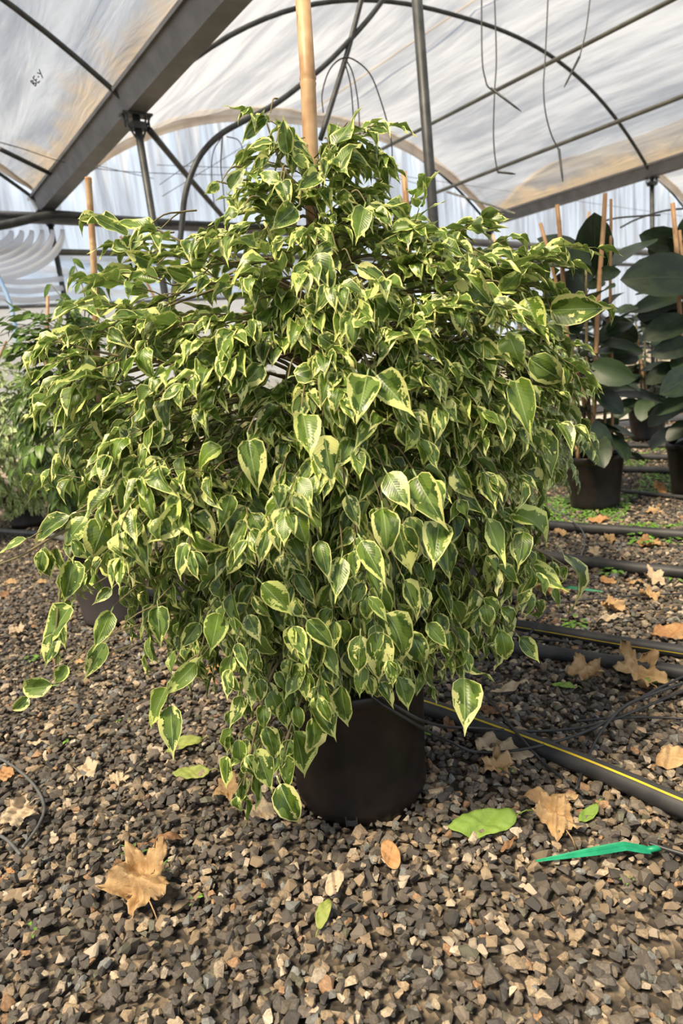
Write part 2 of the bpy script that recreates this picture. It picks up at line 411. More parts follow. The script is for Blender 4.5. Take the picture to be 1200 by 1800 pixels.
# end wall
def wall_grid(name, y0, y1, zf0, zf1, mat, nx=120, nz=24, fold=.03, u=0.0, seed=1, gather=0):
    r_ = np.random.default_rng(seed); ph = r_.uniform(0, 6.28, 8); V, Q = [], []
    for i in range(nx + 1):
        y = y0 + (y1 - y0) * i / nx
        a, b = zf0(y), zf1(y)
        for j in range(nz + 1):
            t = j / nz
            x = fold * (math.sin(y * 14 + ph[0] + 1.3 * math.sin(t * 2 + y)) + .6 * math.sin(y * 31 + ph[1] + t * 2)) * (.3 + .7 * t)
            x += gather * math.sin(t * 19 + y * 2.2 + 1.2 * math.sin(y * 3)) * .06
            V.append((x, y, a + (b - a) * t))
    for i in range(nx):
        for j in range(nz):
            a = i * (nz + 1) + j; Q.append((a, a + nz + 1, a + nz + 2, a + 1))
    return tunnel_obj(name, mesh_from(V, Q, True, name), mat, u, 0, 0, None, kind='structure')
def chord(y): return 2.86 - .028 * max(0, y)
for k, w0 in enumerate((0, -TW, TW, 2 * TW)):
    wall_grid('wall_back', w0 + .02, w0 + TW - .02, chord, lambda y, w0=w0: 3.0 + arch_z((y - w0) / TW) - .02, M_GABLE, 140, 20, .03, .05, 3 + k)
wall_grid('wall_back', -TW, 3 * TW, lambda y: 2.50 - .02 * max(0, y), chord, M_GABLE, 240, 6, .01, .06, 9)
wall_grid('wall_back', -TW, .9 * TW, lambda y: 1.92, lambda y: 2.50 - .02 * max(0, y), M_LOWER, 160, 14, .02, .03, 12, 1.)
wall_grid('wall_back', .9 * TW, 3 * TW, lambda y: .45, lambda y: 2.50 - .02 * max(0, y), M_GABLE, 160, 8, .015, .05, 14)
wall_grid('wall_outer', -1.5 * TW, TW, lambda y: 0.0, lambda y: 2.35, M_BEIGE, 90, 8, .03, 3.2, 15)
# rolled fabric hanging as swagged folds under the chord on the left
P = []
V, Q = [], []
for b in range(6):
    Rx = 58 + b * 18; th = np.linspace(-.05, 1.75, 16)
    P0 = [onU(-38 + Rx * math.cos(t), 408 + Rx * .56 * math.sin(t), -.05 - .01 * b) for t in th]
    rr = np.array([.012 + .036 * math.sin(math.pi * min(1, .1 + i / 17)) for i in range(16)])
    v, f = tube(P0, rr, 8); V, Q = merge([(V, Q), (v, f)])
for y0 in (496, 512, 528):
    v, f = tube(smooth_path([onU(-30, y0 - 8, -.05), onU(40, y0, -.08), onU(110, y0 - 6, -.05)], 6), .03, 8); V, Q = merge([(V, Q), (v, f)])
link('wall_fold', mesh_from(V, Q, True), simple('white_folded_film', (.93, .95, .99), (.98, .98, 1.), .4, 4, .1, trans=.75), kind='structure')
def trim(pts, r, mat=M_DSTEEL, name='trim', k=10, n=6):
    P = smooth_path(pts, n) if len(pts) > 2 else np.asarray(pts, float)
    V, Fc = tube(P, r, k); return link(name, mesh_from(V, Fc, True), mat, kind='structure')
trim([T(-.03, -TW, 2.86), T(-.03, 0, 2.86), T(-.03, 9.3, 2.86 - .028 * 9.3), T(-.03, 15, 2.86 - .028 * 15)], .062, M_STEEL, 'wall_rail', n=2)
trim([T(-.12, -TW, 2.92), T(-.12, 5, 2.80)], .03, M_DSTEEL, 'wall_rail')
trim([onU(-60, 405, -.25), onU(10, 395, -.25), onU(95, 378, -.25), onU(180, 384, -.25), onU(300, 392, -.25)], .045, M_DSTEEL, 'wall_rail')
trim([T(-.03, -TW, 2.50), T(-.03, 0, 2.50), T(-.03, 15, 2.20)], .035, M_PURL, 'wall_rail', n=2)
trim([T(-.0, -TW, 1.92), T(-.0, 6, 1.92)], .02, M_STEEL, 'wall_rail')
# long purlins under the roof film
def through(pxa, ua, w_, zoff=0):
    P = onU(*pxa, ua); return P
def purlin(pa, ua, u1, r=.02, mat=M_PURL):
    P = onU(*pa, ua); trim([P + U * .0, P + U * (u1 - ua)], r, mat, 'roof_purlin')
purlin((617, 290), -.05, -11, .022)
purlin((655, 382), -.05, -11, .022)
purlin((555, 190), -.05, -11, .012, simple('tan_pipe', (.38, .29, .17), (.5, .4, .27), .5, 10))
trim([onU(785, 337, -.2), onU(850, 357, -1.), onU(905, 376, -2.)], .016, M_PURL, 'roof_brace')
trim([onU(262, 228, -2.97), onU(330, 310, -2.2), onU(395, 385, -1.4)], .026, M_DSTEEL, 'roof_brace')
trim([onU(0, 262, -1.2), onU(88, 305, -.9)], .022, M_DSTEEL, 'roof_brace')
# dark curved pipe and the strut beside the stake
trim([onU(300, 560, -3.6), onU(318, 410, -3.6), onU(326, 340, -3.6), onU(345, 286, -3.6), onU(366, 256, -3.6), onU(392, 233, -3.6), onU(430, 212, -3.6), onU(480, 185, -3.6), onU(525, 152, -3.6), onU(582, 104, -3.6), onU(650, 30, -3.6), onU(700, -40, -3.6)], .021, M_DSTEEL, 'roof_pipe')
trim([onU(563, 245, -3.6), onU(608, 100, -3.6), onU(640, -20, -3.6)], .022, M_DSTEEL, 'roof_strut')
# tall dark post in the middle of the house
pp = D(752, 260, 4.7); pp[2] = 0
po = empty('roof_post', pp, kind='structure')
V, Fc = tube([(0, 0, 0), (0, 0, 3.62)], .038, 16); link('post_tube', mesh_from(V, Fc, True), M_DSTEEL, po)
V, Fc = merge([box((0, 0, .01), (.16, .16, .02)), tube([(.05, .05, .0), (.05, .05, .04)], .008, 6), tube([(-.05, -.05, .0), (-.05, -.05, .04)], .008, 6)]); link('foot_plate', mesh_from(V, Fc), M_DSTEEL, po)
# thin wires
for pts in ([(0, 250, -2.), (200, 300, -1.), (530, 310, -.5)], [(0, 252, -.6), (270, 314, -.4)], [(275, 290, -.3), (640, 305, -.3), (760, 330, -.3)], [(280, 325, -.3), (345, 278, -2.), (420, 215, -3.5)], [(285, 345, -.2), (440, 250, -.2)], [(640, 300, -.3), (1200, 380, -.3)]):
    trim([onU(*p) for p in pts], .004, M_DSTEEL, 'roof_wire', 5)
# print on the film of the near left bay: a few rotated black characters
def ink():
    c = onU(66, 137, -3.6)
    c = D(66, 137, 3.4)
    ex = D(82, 118, 3.4) - D(60, 146, 3.4); ex /= np.linalg.norm(ex); ey = np.cross(cray(66, 137), ex); ey /= -np.linalg.norm(ey)
    if proj(c + ey * .01)[1] > proj(c)[1]: ey = -ey
    px = 3.4 / F
    strokes = [((-13, -5), (-13, 5)), ((-13, 5), (-9, 3)), ((-9, 3), (-12, 0)), ((-12, 0), (-8, -3)), ((-8, -3), (-13, -5)),
               ((-6, -5), (-6, 5)), ((-6, 5), (-1, 5)), ((-6, 0), (-2, 0)), ((-6, -5), (-1, -5)), ((1, 0), (4, 0)), ((6, 5), (9, 0)), ((13, 6), (6, -6))]
    parts = []
    for a, b in strokes:
        a = np.array(a); b = np.array(b); dd = (b - a) / np.linalg.norm(b - a); nn = np.array([-dd[1], dd[0]]) * .9
        q = [a + nn, b + nn, b - nn, a - nn]
        parts.append(([c + (ex * v[0] + ey * v[1]) * px for v in q], [(0, 1, 2, 3)]))
    return merge(parts)
# ------------------------------------------------------------------ ground
grnd = empty('floor', (0, 0, 0), kind='structure')
V, Q = [], []
nx, ny = 120, 150
for i in range(nx + 1):
    for j in range(ny + 1):
        x = -7 + 19 * i / nx; y = -1.5 + 20 * (j / ny) ** 1.6
        V.append((x, y, -.014 + .006 * math.sin(x * 5 + y * 3) * math.sin(y * 4.1 - x * 2)))
for i in range(nx):
    for j in range(ny):
        a = i * (ny + 1) + j; Q.append((a, a + ny + 1, a + ny + 2, a + 1))
link('gravel_bed', mesh_from(V, Q, True), M_GRND, grnd)
far = mesh_from([(-40, -20, -.03), (60, -20, -.03), (60, 60, -.03), (-40, 60, -.03)], [(0, 1, 2, 3)]); link('outer_ground', far, M_GRND, grnd)
def gz(x, y):
    return .006 * np.sin(x * 5 + y * 3) * np.sin(y * 4.1 - x * 2)
# stone prototypes: convex angular chips
import bmesh
PAL = [(.045, .040, .036), (.06, .052, .045), (.085, .072, .060), (.11, .09, .072), (.13, .105, .08), (.19, .14, .09), (.26, .19, .12), (.33, .26, .18), (.38, .31, .23), (.26, .15, .08), (.15, .15, .14), (.10, .095, .065)]
PW = np.array([9, 12, 15, 14, 11, 9, 8, 6, 4, 3, 5, 4.]); PW /= PW.sum()
def hull(k, seed, npts):
    r_ = np.random.default_rng(seed)
    p = r_.normal(size=(npts, 3)); p /= np.linalg.norm(p, axis=1)[:, None]; p *= r_.uniform(.82, 1.05, (npts, 1))
    p *= np.array([1.0, r_.uniform(.6, .9), r_.uniform(.42, .72)])
    bm = bmesh.new(); vs = [bm.verts.new(q) for q in p]
    g = bmesh.ops.convex_hull(bm, input=vs)
    bmesh.ops.delete(bm, geom=[v for v in bm.verts if not v.link_faces], context='VERTS')
    bmesh.ops.triangulate(bm, faces=bm.faces)
    bm.verts.index_update(); V = np.array([v.co[:] for v in bm.verts]); T_ = np.array([[v.index for v in f.verts] for f in bm.faces]); bm.free()
    return V, T_
PROT = [hull(k, 100 + k, 14) for k in range(28)]
PROTF = [hull(k, 300 + k, 8) for k in range(16)]
POTS_XY = []      # (x, y, r) kept free of stones, filled before stones are cast
def rand_rot(n, tilt=.5):
    yaw = rng.uniform(0, 2 * math.pi, n); ax = rng.normal(size=(n, 2)); a = rng.normal(0, tilt, n)
    q = np.zeros((n, 3, 3)); 
    ax /= np.linalg.norm(ax, axis=1)[:, None]; c, s = np.cos(a), np.sin(a); x, y = ax[:, 0], ax[:, 1]
    K = np.zeros((n, 3, 3)); K[:, 0, 2] = y; K[:, 2, 0] = -y; K[:, 1, 2] = -x; K[:, 2, 1] = x
    Rt = np.eye(3)[None] + s[:, None, None] * K + (1 - c)[:, None, None] * (K @ K)
    Rz = np.zeros((n, 3, 3)); Rz[:, 0, 0] = np.cos(yaw); Rz[:, 0, 1] = -np.sin(yaw); Rz[:, 1, 0] = np.sin(yaw); Rz[:, 1, 1] = np.cos(yaw); Rz[:, 2, 2] = 1
    return Rt @ Rz
def build_stones():
    pos, size, lay = [], [], []
    def cast(y0, y1, dens, s0, s1, z0, z1):
        n = int((y1 - y0) * (1.4 * (y0 + y1) / 2 + .55) * dens)
        y = rng.uniform(y0, y1, n); x = rng.uniform(-.5, .5, n) * (1.4 * (y0 + y1) / 2 + .55) + .06 * y
        return np.stack([x, y, rng.uniform(z0, z1, n) + gz(x, y)], 1), rng.lognormal(math.log((s0 + s1) / 2), .27, n).clip(s0 * .7, s1 * 1.5)
    a = []
    for y0 in np.arange(.45, 3.0, .25):
        a.append(cast(y0, y0 + .25, 3900, .0085, .0135, -.006, .004))
        a.append(cast(y0, y0 + .25, 1200, .009, .0145, .003, .009))
    near = len(a)
    P = np.concatenate([q[0] for q in a]); S = np.concatenate([q[1] for q in a])
    b = [cast(y0, y0 + .5, 1500, .010,   .016, -.004, .008) for y0 in np.arange(3.0, 6.5, .5)]
    Pf = np.concatenate([q[0] for q in b]); Sf = np.concatenate([q[1] for q in b])
    for (x, y, r) in POTS_XY:
        k = np.hypot(P[:, 0] - x, P[:, 1] - y) > r; P, S = P[k], S[k]
        k = np.hypot(Pf[:, 0] - x, Pf[:, 1] - y) > r; Pf, Sf = Pf[k], Sf[k]
    px, py, dep = proj(P)
    score = S / dep + 1e-3 * rng.random(len(S)) - np.where((px < 10) | (px > 1190) | (py < 1480) | (py > 1692), 9, 0) - np.where(P[:, 2] < .003, .004, 0)
    top = np.argsort(-score)[:300]
    me_list = []
    for k, (v, t) in enumerate(PROT + PROT[:14]):
        c = np.array(PAL[rng.choice(len(PAL), p=PW)]) * rng.uniform(1.2, 1.7)
        me = np_mesh(v, t, 'stone', False, {'tint': ('POINT', 'FLOAT_COLOR', np.tile([*c, 1], (len(v), 1)))}); me.materials.append(M_STONE); me_list.append(me)
    R3 = rand_rot(len(P))
    for i in top:
        o = bpy.data.objects.new('stone', me_list[rng.integers(len(me_list))]); COL.objects.link(o); o.parent = grnd
        M = Matrix([list(r * S[i]) for r in R3[i]]).to_4x4(); M.translation = Vector(P[i]); o.matrix_local = M
    rest = np.setdiff1d(np.arange(len(P)), top)
    def join(idx, P, S, protos, R3, name):
        VV, QQ, CC = [], [], []; o_ = 0
        which = rng.integers(len(protos), size=len(idx))
        pal = np.array(PAL)[rng.choice(len(PAL), p=PW, size=len(idx))] * rng.uniform(1.15, 1.75, (len(idx), 1))
        for k, (v, t) in enumerate(protos):
            m = idx[which == k]; cc = pal[which == k]
            q = np.einsum('nij,vj->nvi', R3[m], v) * S[m][:, None, None] + P[m][:, None, :]
            VV.append(q.reshape(-1, 3)); QQ.append((t[None] + (np.arange(len(m)) * len(v))[:, None, None] + o_).reshape(-1, 3)); o_ += len(m) * len(v)
            CC.append(np.repeat(np.concatenate([cc, np.ones((len(m), 1))], 1), len(v), 0))
        me = np_mesh(np.concatenate(VV), np.concatenate(QQ), name, False, {'tint': ('POINT', 'FLOAT_COLOR', np.concatenate(CC))})
        link(name, me, M_STONE, grnd, kind='stuff')
    join(rest, P, S, PROT, R3, 'gravel')
    join(np.arange(len(Pf)), Pf, Sf, PROTF, rand_rot(len(Pf)), 'far_gravel')

# ------------------------------------------------------------------ leaves
WT = np.array([0, .04, .15, .32, .52, .70, .84, 1.0]); WP = np.array([0, .46, .90, 1.0, .86, .48, .13, 0])
def blade(seed, length=1., width=.42, fold=.25, bend=.5, wave=.06, wt=WT, wp=WP, twist=0., petiole=.16, cup=0.):
    """leaf along +Y from the stalk, +Z is the upper face; returns verts, faces(list), luv, edge"""
    r_ = np.random.default_rng(seed); ph = r_.uniform(0, 6.28, 4)
    V, UVs, E = [], [], []
    ss = [-1, -.45, 0, .45, 1]; n = len(wt); rows = []
    y = 0; z = 0; ang = bend * .35; prev = 0
    asym = r_.uniform(-.12, .12)
    for i in range(n):
        t = wt[i]; dl = (t - prev) * length; prev = t
        y += dl * math.cos(ang); z += dl * math.sin(ang); ang -= bend * 1.5 * (wt[min(i + 1, n - 1)] - t)
        hw = width * .5 * length * wp[i]
        if i == 0 or i == n - 1:
            rows.append([len(V)]); V.append((0, y, z)); UVs.append((0, t, 0)); E.append(0.)
            continue
        row = []
        for s in ss:
            ww = hw * (1 + (asym if s > 0 else -asym))
            x = s * ww
            zz = z + abs(s) * ww * fold + cup * (s * s) * hw + (abs(s) ** 2) * wave * length * math.sin(t * 9 + ph[0] + (1.5 if s > 0 else 0)) * .6
            tw = twist * (t - .3)
            row.append(len(V)); V.append((x * math.cos(tw), y + wave * length * .3 * math.sin(s * 3 + ph[1]) * abs(s), zz + x * math.sin(tw)))
            UVs.append((s, t, 0)); E.append((1 - abs(s)) * wp[i] )
        rows.append(row)
    T3, Q4 = [], []
    for i in range(n - 1):
        a, b = rows[i], rows[i + 1]
        if len(a) == 1:
            for j in range(4): T3.append((a[0], b[j + 1], b[j]))
        elif len(b) == 1:
            for j in range(4): T3.append((a[j], a[j + 1], b[0]))
        else:
            for j in range(4): Q4.append((a[j], a[j + 1], b[j + 1], b[j]))
    if petiole:
        h = length * .013; p = length * petiole; k = len(V)
        V += [(-h, 0, 0), (h, 0, 0), (-h, -p * .55, .03 * length), (h, -p * .55, .03 * length), (-h, -p, 0), (h, -p, 0)]
        UVs += [(0, .3, 0)] * 6; E += [.9] * 6
        Q4 += [(k + 2, k + 3, k + 1, k), (k + 4, k + 5, k + 3, k + 2)]
    return np.array(V, float), np.array(T3), np.array(Q4), np.array(UVs, float), np.array(E, float)
class LeafSet:
    """collects leaves; the largest in view become objects of their own, the rest one joined part"""
    def __init__(s, protos, mat): s.protos = protos; s.mat = mat; s.items = []
    def add(s, pos, tip, nrm, L, k=None, hero=False, sx=1.):
        y = np.asarray(tip, float); y = y / np.linalg.norm(y); nrm = np.asarray(nrm, float)
        z = nrm - (nrm @ y) * y
        if np.linalg.norm(z) < 1e-3: z = np.cross(y, [1, 0, .3])
        z /= np.linalg.norm(z); x = np.cross(y, z)
        s.items.append((np.asarray(pos, float), np.stack([x * sx, y, z], 1) * L, L, rng.integers(len(s.protos)) if k is None else k, hero))
    def build(s, root, n_single, name='leaf', rest='foliage', origin=None, minpx=0):
        if not s.items: return
        org = np.array(root.location)
        P = np.array([i[0] for i in s.items]); Rm = np.array([i[1] for i in s.items]); L = np.array([i[2] for i in s.items]); K = np.array([i[3] for i in s.items]); H = np.array([i[4] for i in s.items])
        px, py, dep = proj(P); nface = np.abs(np.einsum('ni,ni->n', Rm[:, :, 2] / np.linalg.norm(Rm[:, :, 2], axis=1)[:, None], (P - CAM) / np.linalg.norm(P - CAM, axis=1)[:, None]))
        cx, cy, cdz = proj(np.array(root.location) + [0, 0, .7])
        score = L / dep * (.3 + nface) * (1 + .9 * (cdz - dep) / .4) + H * 10 - np.where((px < -10) | (px > 1210) | (py < 95) | (py > 1705), 100, 0)
        top = np.argsort(-score)[:n_single]
        mes = []
        for k, (v, t3, q4, uv, e) in enumerate(s.protos):
            for q in range(2):
                me = np_mesh(v, [t3, q4], name, True, {'luv': ('POINT', 'FLOAT_VECTOR', uv), 'edge': ('POINT', 'FLOAT', e), 'seed': ('POINT', 'FLOAT', np.full(len(v), rng.random()))})
                me.materials.append(s.mat); mes.append(me)
        for i in top:
            if score[i] < -50: continue
            o = bpy.data.objects.new(name, mes[K[i] * 2 + rng.integers(2)]); COL.objects.link(o); o.parent = root
            M = Matrix([list(r) for r in Rm[i]]).to_4x4(); M.translation = Vector(P[i] - org); o.matrix_local = M
        rest_i = np.setdiff1d(np.arange(len(P)), top[score[top] > -50])
        VV, T3, Q4, UU, EE, SS = [], [], [], [], [], []; o_ = 0
        for k, (v, t3, q4, uv, e) in enumerate(s.protos):
            m = rest_i[K[rest_i] == k]
            if not len(m): continue
            q = np.einsum('nij,vj->nvi', Rm[m], v) + (P[m] - org)[:, None, :]
            ofs = (np.arange(len(m)) * len(v))[:, None, None] + o_
            VV.append(q.reshape(-1, 3)); T3.append((t3[None] + ofs).reshape(-1, 3)); Q4.append((q4[None] + ofs).reshape(-1, 4)); o_ += len(m) * len(v)
            UU.append(np.tile(uv, (len(m), 1))); EE.append(np.tile(e, len(m))); SS.append(np.repeat(rng.random(len(m)), len(v)))
        if VV:
            me = np_mesh(np.concatenate(VV), [np.concatenate(T3), np.concatenate(Q4)], rest, True, {'luv': ('POINT', 'FLOAT_VECTOR', np.concatenate(UU)), 'edge': ('POINT', 'FLOAT', np.concatenate(EE)), 'seed': ('POINT', 'FLOAT', np.concatenate(SS))})
            link(rest, me, s.mat, root, kind='stuff')
FIG = []
for k in range(22):
    r_ = np.random.default_rng(50 + k)
    FIG.append(blade(k, 1, r_.uniform(.38, .54), r_.uniform(-.05, .65), r_.uniform(-.1, 1.5), r_.uniform(.03, .15), twist=r_.uniform(-.9, .9), cup=r_.uniform(-.2, .25)))
WT5 = np.array([0, .08, .34, .62, .86, 1.0]); WP5 = np.array([0, .6, 1.0, .7, .15, 0])
FIGG = [blade(40 + k, 1, .40, .2, .5, .04) for k in range(6)]
FIGB = [blade(60 + k, 1, .36 + .02 * k, .1 + .06 * k, .3 + .2 * (k % 4), .05, WT5, WP5, petiole=0) for k in range(7)]
RT = np.array([0, .05, .18, .38, .6, .8, .93, 1.0]); RW = np.array([0, .38, .78, 1.0, .98, .74, .38, 0])
RUB = [blade(70 + k, 1, .57, .10 + .04 * k, .25 + .1 * (k % 3), .015, RT, RW, petiole=.22) for k in range(6)]

class Twigs:
    def __init__(s): s.V = []; s.F = []; s.n = 0
    def add(s, P, r0, r1, k=4):
        P = np.asarray(P, float); V, Fc = tube(P, np.linspace(r0, r1, len(P)), k, False)
        s.F += [tuple(i + s.n for i in q) for q in Fc]; s.V += V; s.n += len(V)
    def build(s, root, mat, name='twigs'):
        if s.V: link(name, mesh_from(off(np.array(s.V), root), s.F, True), mat, root, kind='stuff')

def pot(root, r, h, mat, r_base=None, lip=.012, feet=0):
    rb = r_base or r * .86
    prof = [(0, 0.004), (rb * .96, 0.004), (rb * .985, 0.0), (rb, .012), (rb + .0035, .03), (rb + (r - rb) * .06, .036), (r - lip * .5, h * .86), (r - lip * .45, h * .87), (r, h * .885), (r + .001, h * .985), (r - .002, h), (r - .008, h), (r - .010, h * .90), (rb - .006, .03), (0, .03)]
    V, Fc = lathe(prof, 64); link('pot', mesh_from(V, Fc, True), mat, root)
    ns = 28; V, Q = [(0, 0, h * .80)], []
    for i in range(1, 9):
        for j in range(ns):
            a = 2 * math.pi * j / ns; rr = (r - .014) * i / 8
            V.append((rr * math.cos(a), rr * math.sin(a), h * .80 + rng.uniform(-.004, .006)))
    Q += [(0, 1 + j, 1 + (j + 1) % ns) for j in range(ns)]
    for i in range(7):
        for j in range(ns): Q.append((1 + i * ns + j, 1 + (i + 1) * ns + j, 1 + (i + 1) * ns + (j + 1) % ns, 1 + i * ns + (j + 1) % ns))
    link('soil', mesh_from(V, Q, False), M_SOIL, root)
def bamboo(root, a, b, r, name='bamboo_stake', nodes=.22, **props):
    """cane from a (foot) to b (top), nodes as rings, a slanted cut at the top"""
    a = np.asarray(a, float); b = np.asarray(b, float); L = np.linalg.norm(b - a); P, R_ = [], []
    s = .0; ph = rng.uniform(.4, 1)
    marks = list(np.arange(ph * nodes, L, nodes))
    for m in marks:
        for dd, rr in ((-.012, 1.0), (-.004, 1.10), (0, 1.0), (.004, 1.12), (.014, 1.0)): 
            if 0 < m + dd < L: P.append(m + dd); R_.append(rr)
    ts = np.array([0] + P + [L]); rs = np.array([1] + R_ + [1.]) * r * (1 - .12 * ts / L)
    dr = (b - a) / L; side = np.cross(dr, [0, 1, 0]); 
    pts = [a + dr * t + side * .004 * math.sin(t * 7 + ph * 5) for t in ts]
    V, Fc = tube(off(pts, root), rs, 12)
    if root is None: return link(name, mesh_from(V, Fc, True), M_BAM, None, **props)
    return link(name, mesh_from(V, Fc, True), M_BAM, root, **props)

def unit(v): v = np.asarray(v, float); return v / (np.linalg.norm(v) + 1e-12)

def shoot(ls, tw, p0, dirn, n, L, center, droop=1., leafdown=.6, spacing=.02, k0=None, upface=.5, r=.0016, spread=.75, along=.6):
    """a leafy twig: starts at p0 along dirn, bends down, alternate leaves"""
    P = [np.asarray(p0, float)]; dv = unit(dirn); pts = [P[0]]
    side = 1
    for i in range(n):
        dv = unit(dv + np.array([0, 0, -.10 * droop]) + rng.normal(0, .05, 3))
        p = pts[-1] + dv * spacing * rng.uniform(.8, 1.2); pts.append(p)
        lat = unit(np.cross(dv, [0, 0, 1]) + rng.normal(0, .15, 3)) * side; side = -side
        outw = unit((p - center) * np.array([1, 1, 0]) + 1e-6)
        tip = unit(dv * along + lat * spread + outw * .15 + np.array([0, 0, -leafdown]) + rng.normal(0, .16, 3))
        nr = unit(outw * (1 - upface) * 1.1 + np.array([0, 0, upface + .15]) + rng.normal(0, .30, 3))
        ll = L * rng.uniform(.72, 1.2) * (1 - .35 * (i / n) ** 2)
        ls.add(p + tip * ll * .14, tip, nr, ll, sx=rng.uniform(.85, 1.05))
    tip = unit(dv + [0, 0, -leafdown * .5]); ls.add(pts[-1] + tip * .006, tip, unit(outw + [0, 0, .4]), L * .7)
    tw.add(pts, r, r * .5, 3)
    return pts

def fig_plant(root, ls, tw, axis0, sil_l, sil_r, n_br, n_sh, L, front=.8, back=.8, z_trunk=(.42, 1.3), shells=(.72, 1.0), frontbias=.62):
    """crown filled with drooping twigs out to a measured outline (height -> radius)"""
    base = np.array(root.location); base[2] = 0
    cen = lambda z: base + np.array([axis0[0] * z, axis0[1] * z, z])
    zl, rl = sil_l; zr, rr = sil_r; zmin = min(zl[0], zr[0]); zmax = min(zl[-1], zr[-1])
    def rad(phi, z):
        a = np.interp(z, zl, rl); b = np.interp(z, zr, rr)
        cx, sy = math.cos(phi), math.sin(phi)
        side = b if cx > 0 else a; fb = (a + b) / 2 * (front if sy < 0 else back)
        return math.sqrt((side * cx) ** 2 + (fb * sy) ** 2) * (1 + .07 * math.sin(phi * 5 + z * 9) + .05 * math.sin(phi * 11 - z * 14))
    # area-weighted heights
    zs = np.linspace(zmin, zmax, 60); wgt = np.array([np.interp(z, zl, rl) + np.interp(z, zr, rr) + .03 for z in zs]); wgt /= wgt.sum()
    ends = []
    for i in range(n_sh):
        z = rng.choice(zs, p=wgt) + rng.uniform(-.5, .5) * (zs[1] - zs[0])
        phi = rng.uniform(math.pi, 2 * math.pi) if rng.random() < frontbias else rng.uniform(0, math.pi)
        R0 = rad(phi, z); sh = rng.uniform(*shells) ** .7
        rr_ = max(.015, R0 * sh - L * .9)
        o2 = np.array([math.cos(phi), math.sin(phi), 0])
        t = (z - zmin) / (zmax - zmin)
        p0 = cen(z) + o2 * rr_
        p0[2] += L * (.2 if t > .5 else .7)
        dirn = o2 * (.75 if t > .35 else .45) + np.array([0, 0, .38 if t > .6 else (.1 if t > .35 else -.55)]) + rng.normal(0, .22, 3)
        shoot(ls, tw, p0, dirn, rng.integers(5, 9), L, cen(z), droop=1.3 if t < .7 else .9, leafdown=(.30 if t > .5 else .55 + .8 * (.5 - t) * 2 if t > .25 else 1.15), spacing=L * .30, upface=(.66 if t > .5 else .25 + .4 * t), spread=(.55 if t > .45 else .75), along=(1.0 if t > .45 else .6))
        ends.append(p0)
    ends = np.array(ends)
    for i in range(n_br):
        e = ends[rng.integers(len(ends))]; zt = max(z_trunk[0], min(z_trunk[1], e[2] - .12 + .1 * rng.random())); s = cen(zt)
        dd = e - s; m1 = s + dd * .35 + np.array([0, 0, .12 * np.linalg.norm(dd[:2]) + .02]); m2 = s + dd * .75 + np.array([0, 0, .09 * np.linalg.norm(dd[:2])])
        tw.add(smooth_path([s, m1, m2, e], 3), .0042, .0016, 4)
    return cen

# ================================================================== the main potted fig
POTR = .160; POTH = .292
base = G(637, 1378); main = empty('potted_fig', (base[0], base[1], 0.), label='large bushy variegated weeping fig in a black pot, front and centre on the gravel', category='plant')
POTS_XY.append((base[0], base[1], POTR * .84))
pot(main, POTR, POTH, M_POT, .140)
ls = LeafSet(FIG, M_VAR); tw = Twigs()
Yt = base[1]
def sil(pts, Yp, x0, sh):
    z, r = [], []
    for px, py in pts:
        rr = cray(px, py); P = CAM + rr * (Yp / rr[1]); z.append(P[2]); r.append(max(.02, abs(P[0] - (x0 + axis[0] * P[2])) - sh))
    i = np.argsort(z); return np.array(z)[i], np.array(r)[i]
tt = D(549, 240, 1.27); axis = ((tt[0] - base[0]) / tt[2], (tt[1] - base[1]) / tt[2])
L_ = [(532, 215), (500, 290), (468, 360), (330, 410), (245, 440), (190, 520), (140, 610), (110, 700), (165, 780), (165, 860), (130, 930), (190, 1010), (250, 1060), (350, 1100), (440, 1130), (520, 1160)]
R_ = [(563, 215), (585, 290), (606, 370), (670, 430), (850, 455), (950, 490), (985, 560), (985, 640), (965, 740), (965, 840), (970, 930), (960, 1000), (880, 1050), (800, 1100), (730, 1140), (700, 1160)]
sl = sil(L_, Yt - .02, base[0], .0); sr = sil(R_, Yt - .02, base[0], .0)
cen = fig_plant(main, ls, tw, axis, sl, sr, 260, 660, .070, front=.74, back=.85, z_trunk=(.40, 1.28))
# inner fill so the crown is closed
fig_plant(main, ls, tw, axis, (sl[0], sl[1] * .72), (sr[0], sr[1] * .72), 40, 210, .064, front=.7, back=.8, shells=(.6, 1.))
# drain opening at the pot's foot, facing the lens: its shade painted as a flush black block, with a thin rim
fc = unit((CAM - base) * [1, 1, 0]); sdn = np.cross([0, 0, 1], fc); fc = unit(fc + sdn * -.22); sdn = np.cross([0, 0, 1], fc); rotn = np.stack([sdn, fc, [0, 0, 1]], 1)
V, Fc = merge([box(fc * .1405 + [0, 0, .016] + sdn * .011, (.002, .004, .024), rotn), box(fc * .1405 + [0, 0, .016] - sdn * .011, (.002, .004, .024), rotn), box(fc * .1405 + [0, 0, .028], (.024, .004, .002), rotn)])
link('drain_rim', mesh_from(V, Fc), M_POTG, main, label='grey rim of the drain opening')
V, Fc = box(fc * .1395 + [0, 0, .016], (.020, .003, .022), rotn); link('drain_hole_shade', mesh_from(V, Fc), M_INK_SHADE, main)
# trunk: braided stems
tb = []
for k in range(4):
    pts = []
    for i in range(26):
        t = i / 25; z = POTH * .75 + t * 1.05; a = k * math.pi / 2 + t * 9; rr = .013 * (1 - .6 * t) + (.02 * max(0, .15 - t) / .15)
        c = cen(z); pts.append(c + np.array([math.cos(a) * rr, math.sin(a) * rr, 0]))
    V, Fc = tube(off(np.array(pts), main), np.linspace(.011, .004, 26), 8)
    link('stem', mesh_from(V, Fc, True), M_BARK, main)
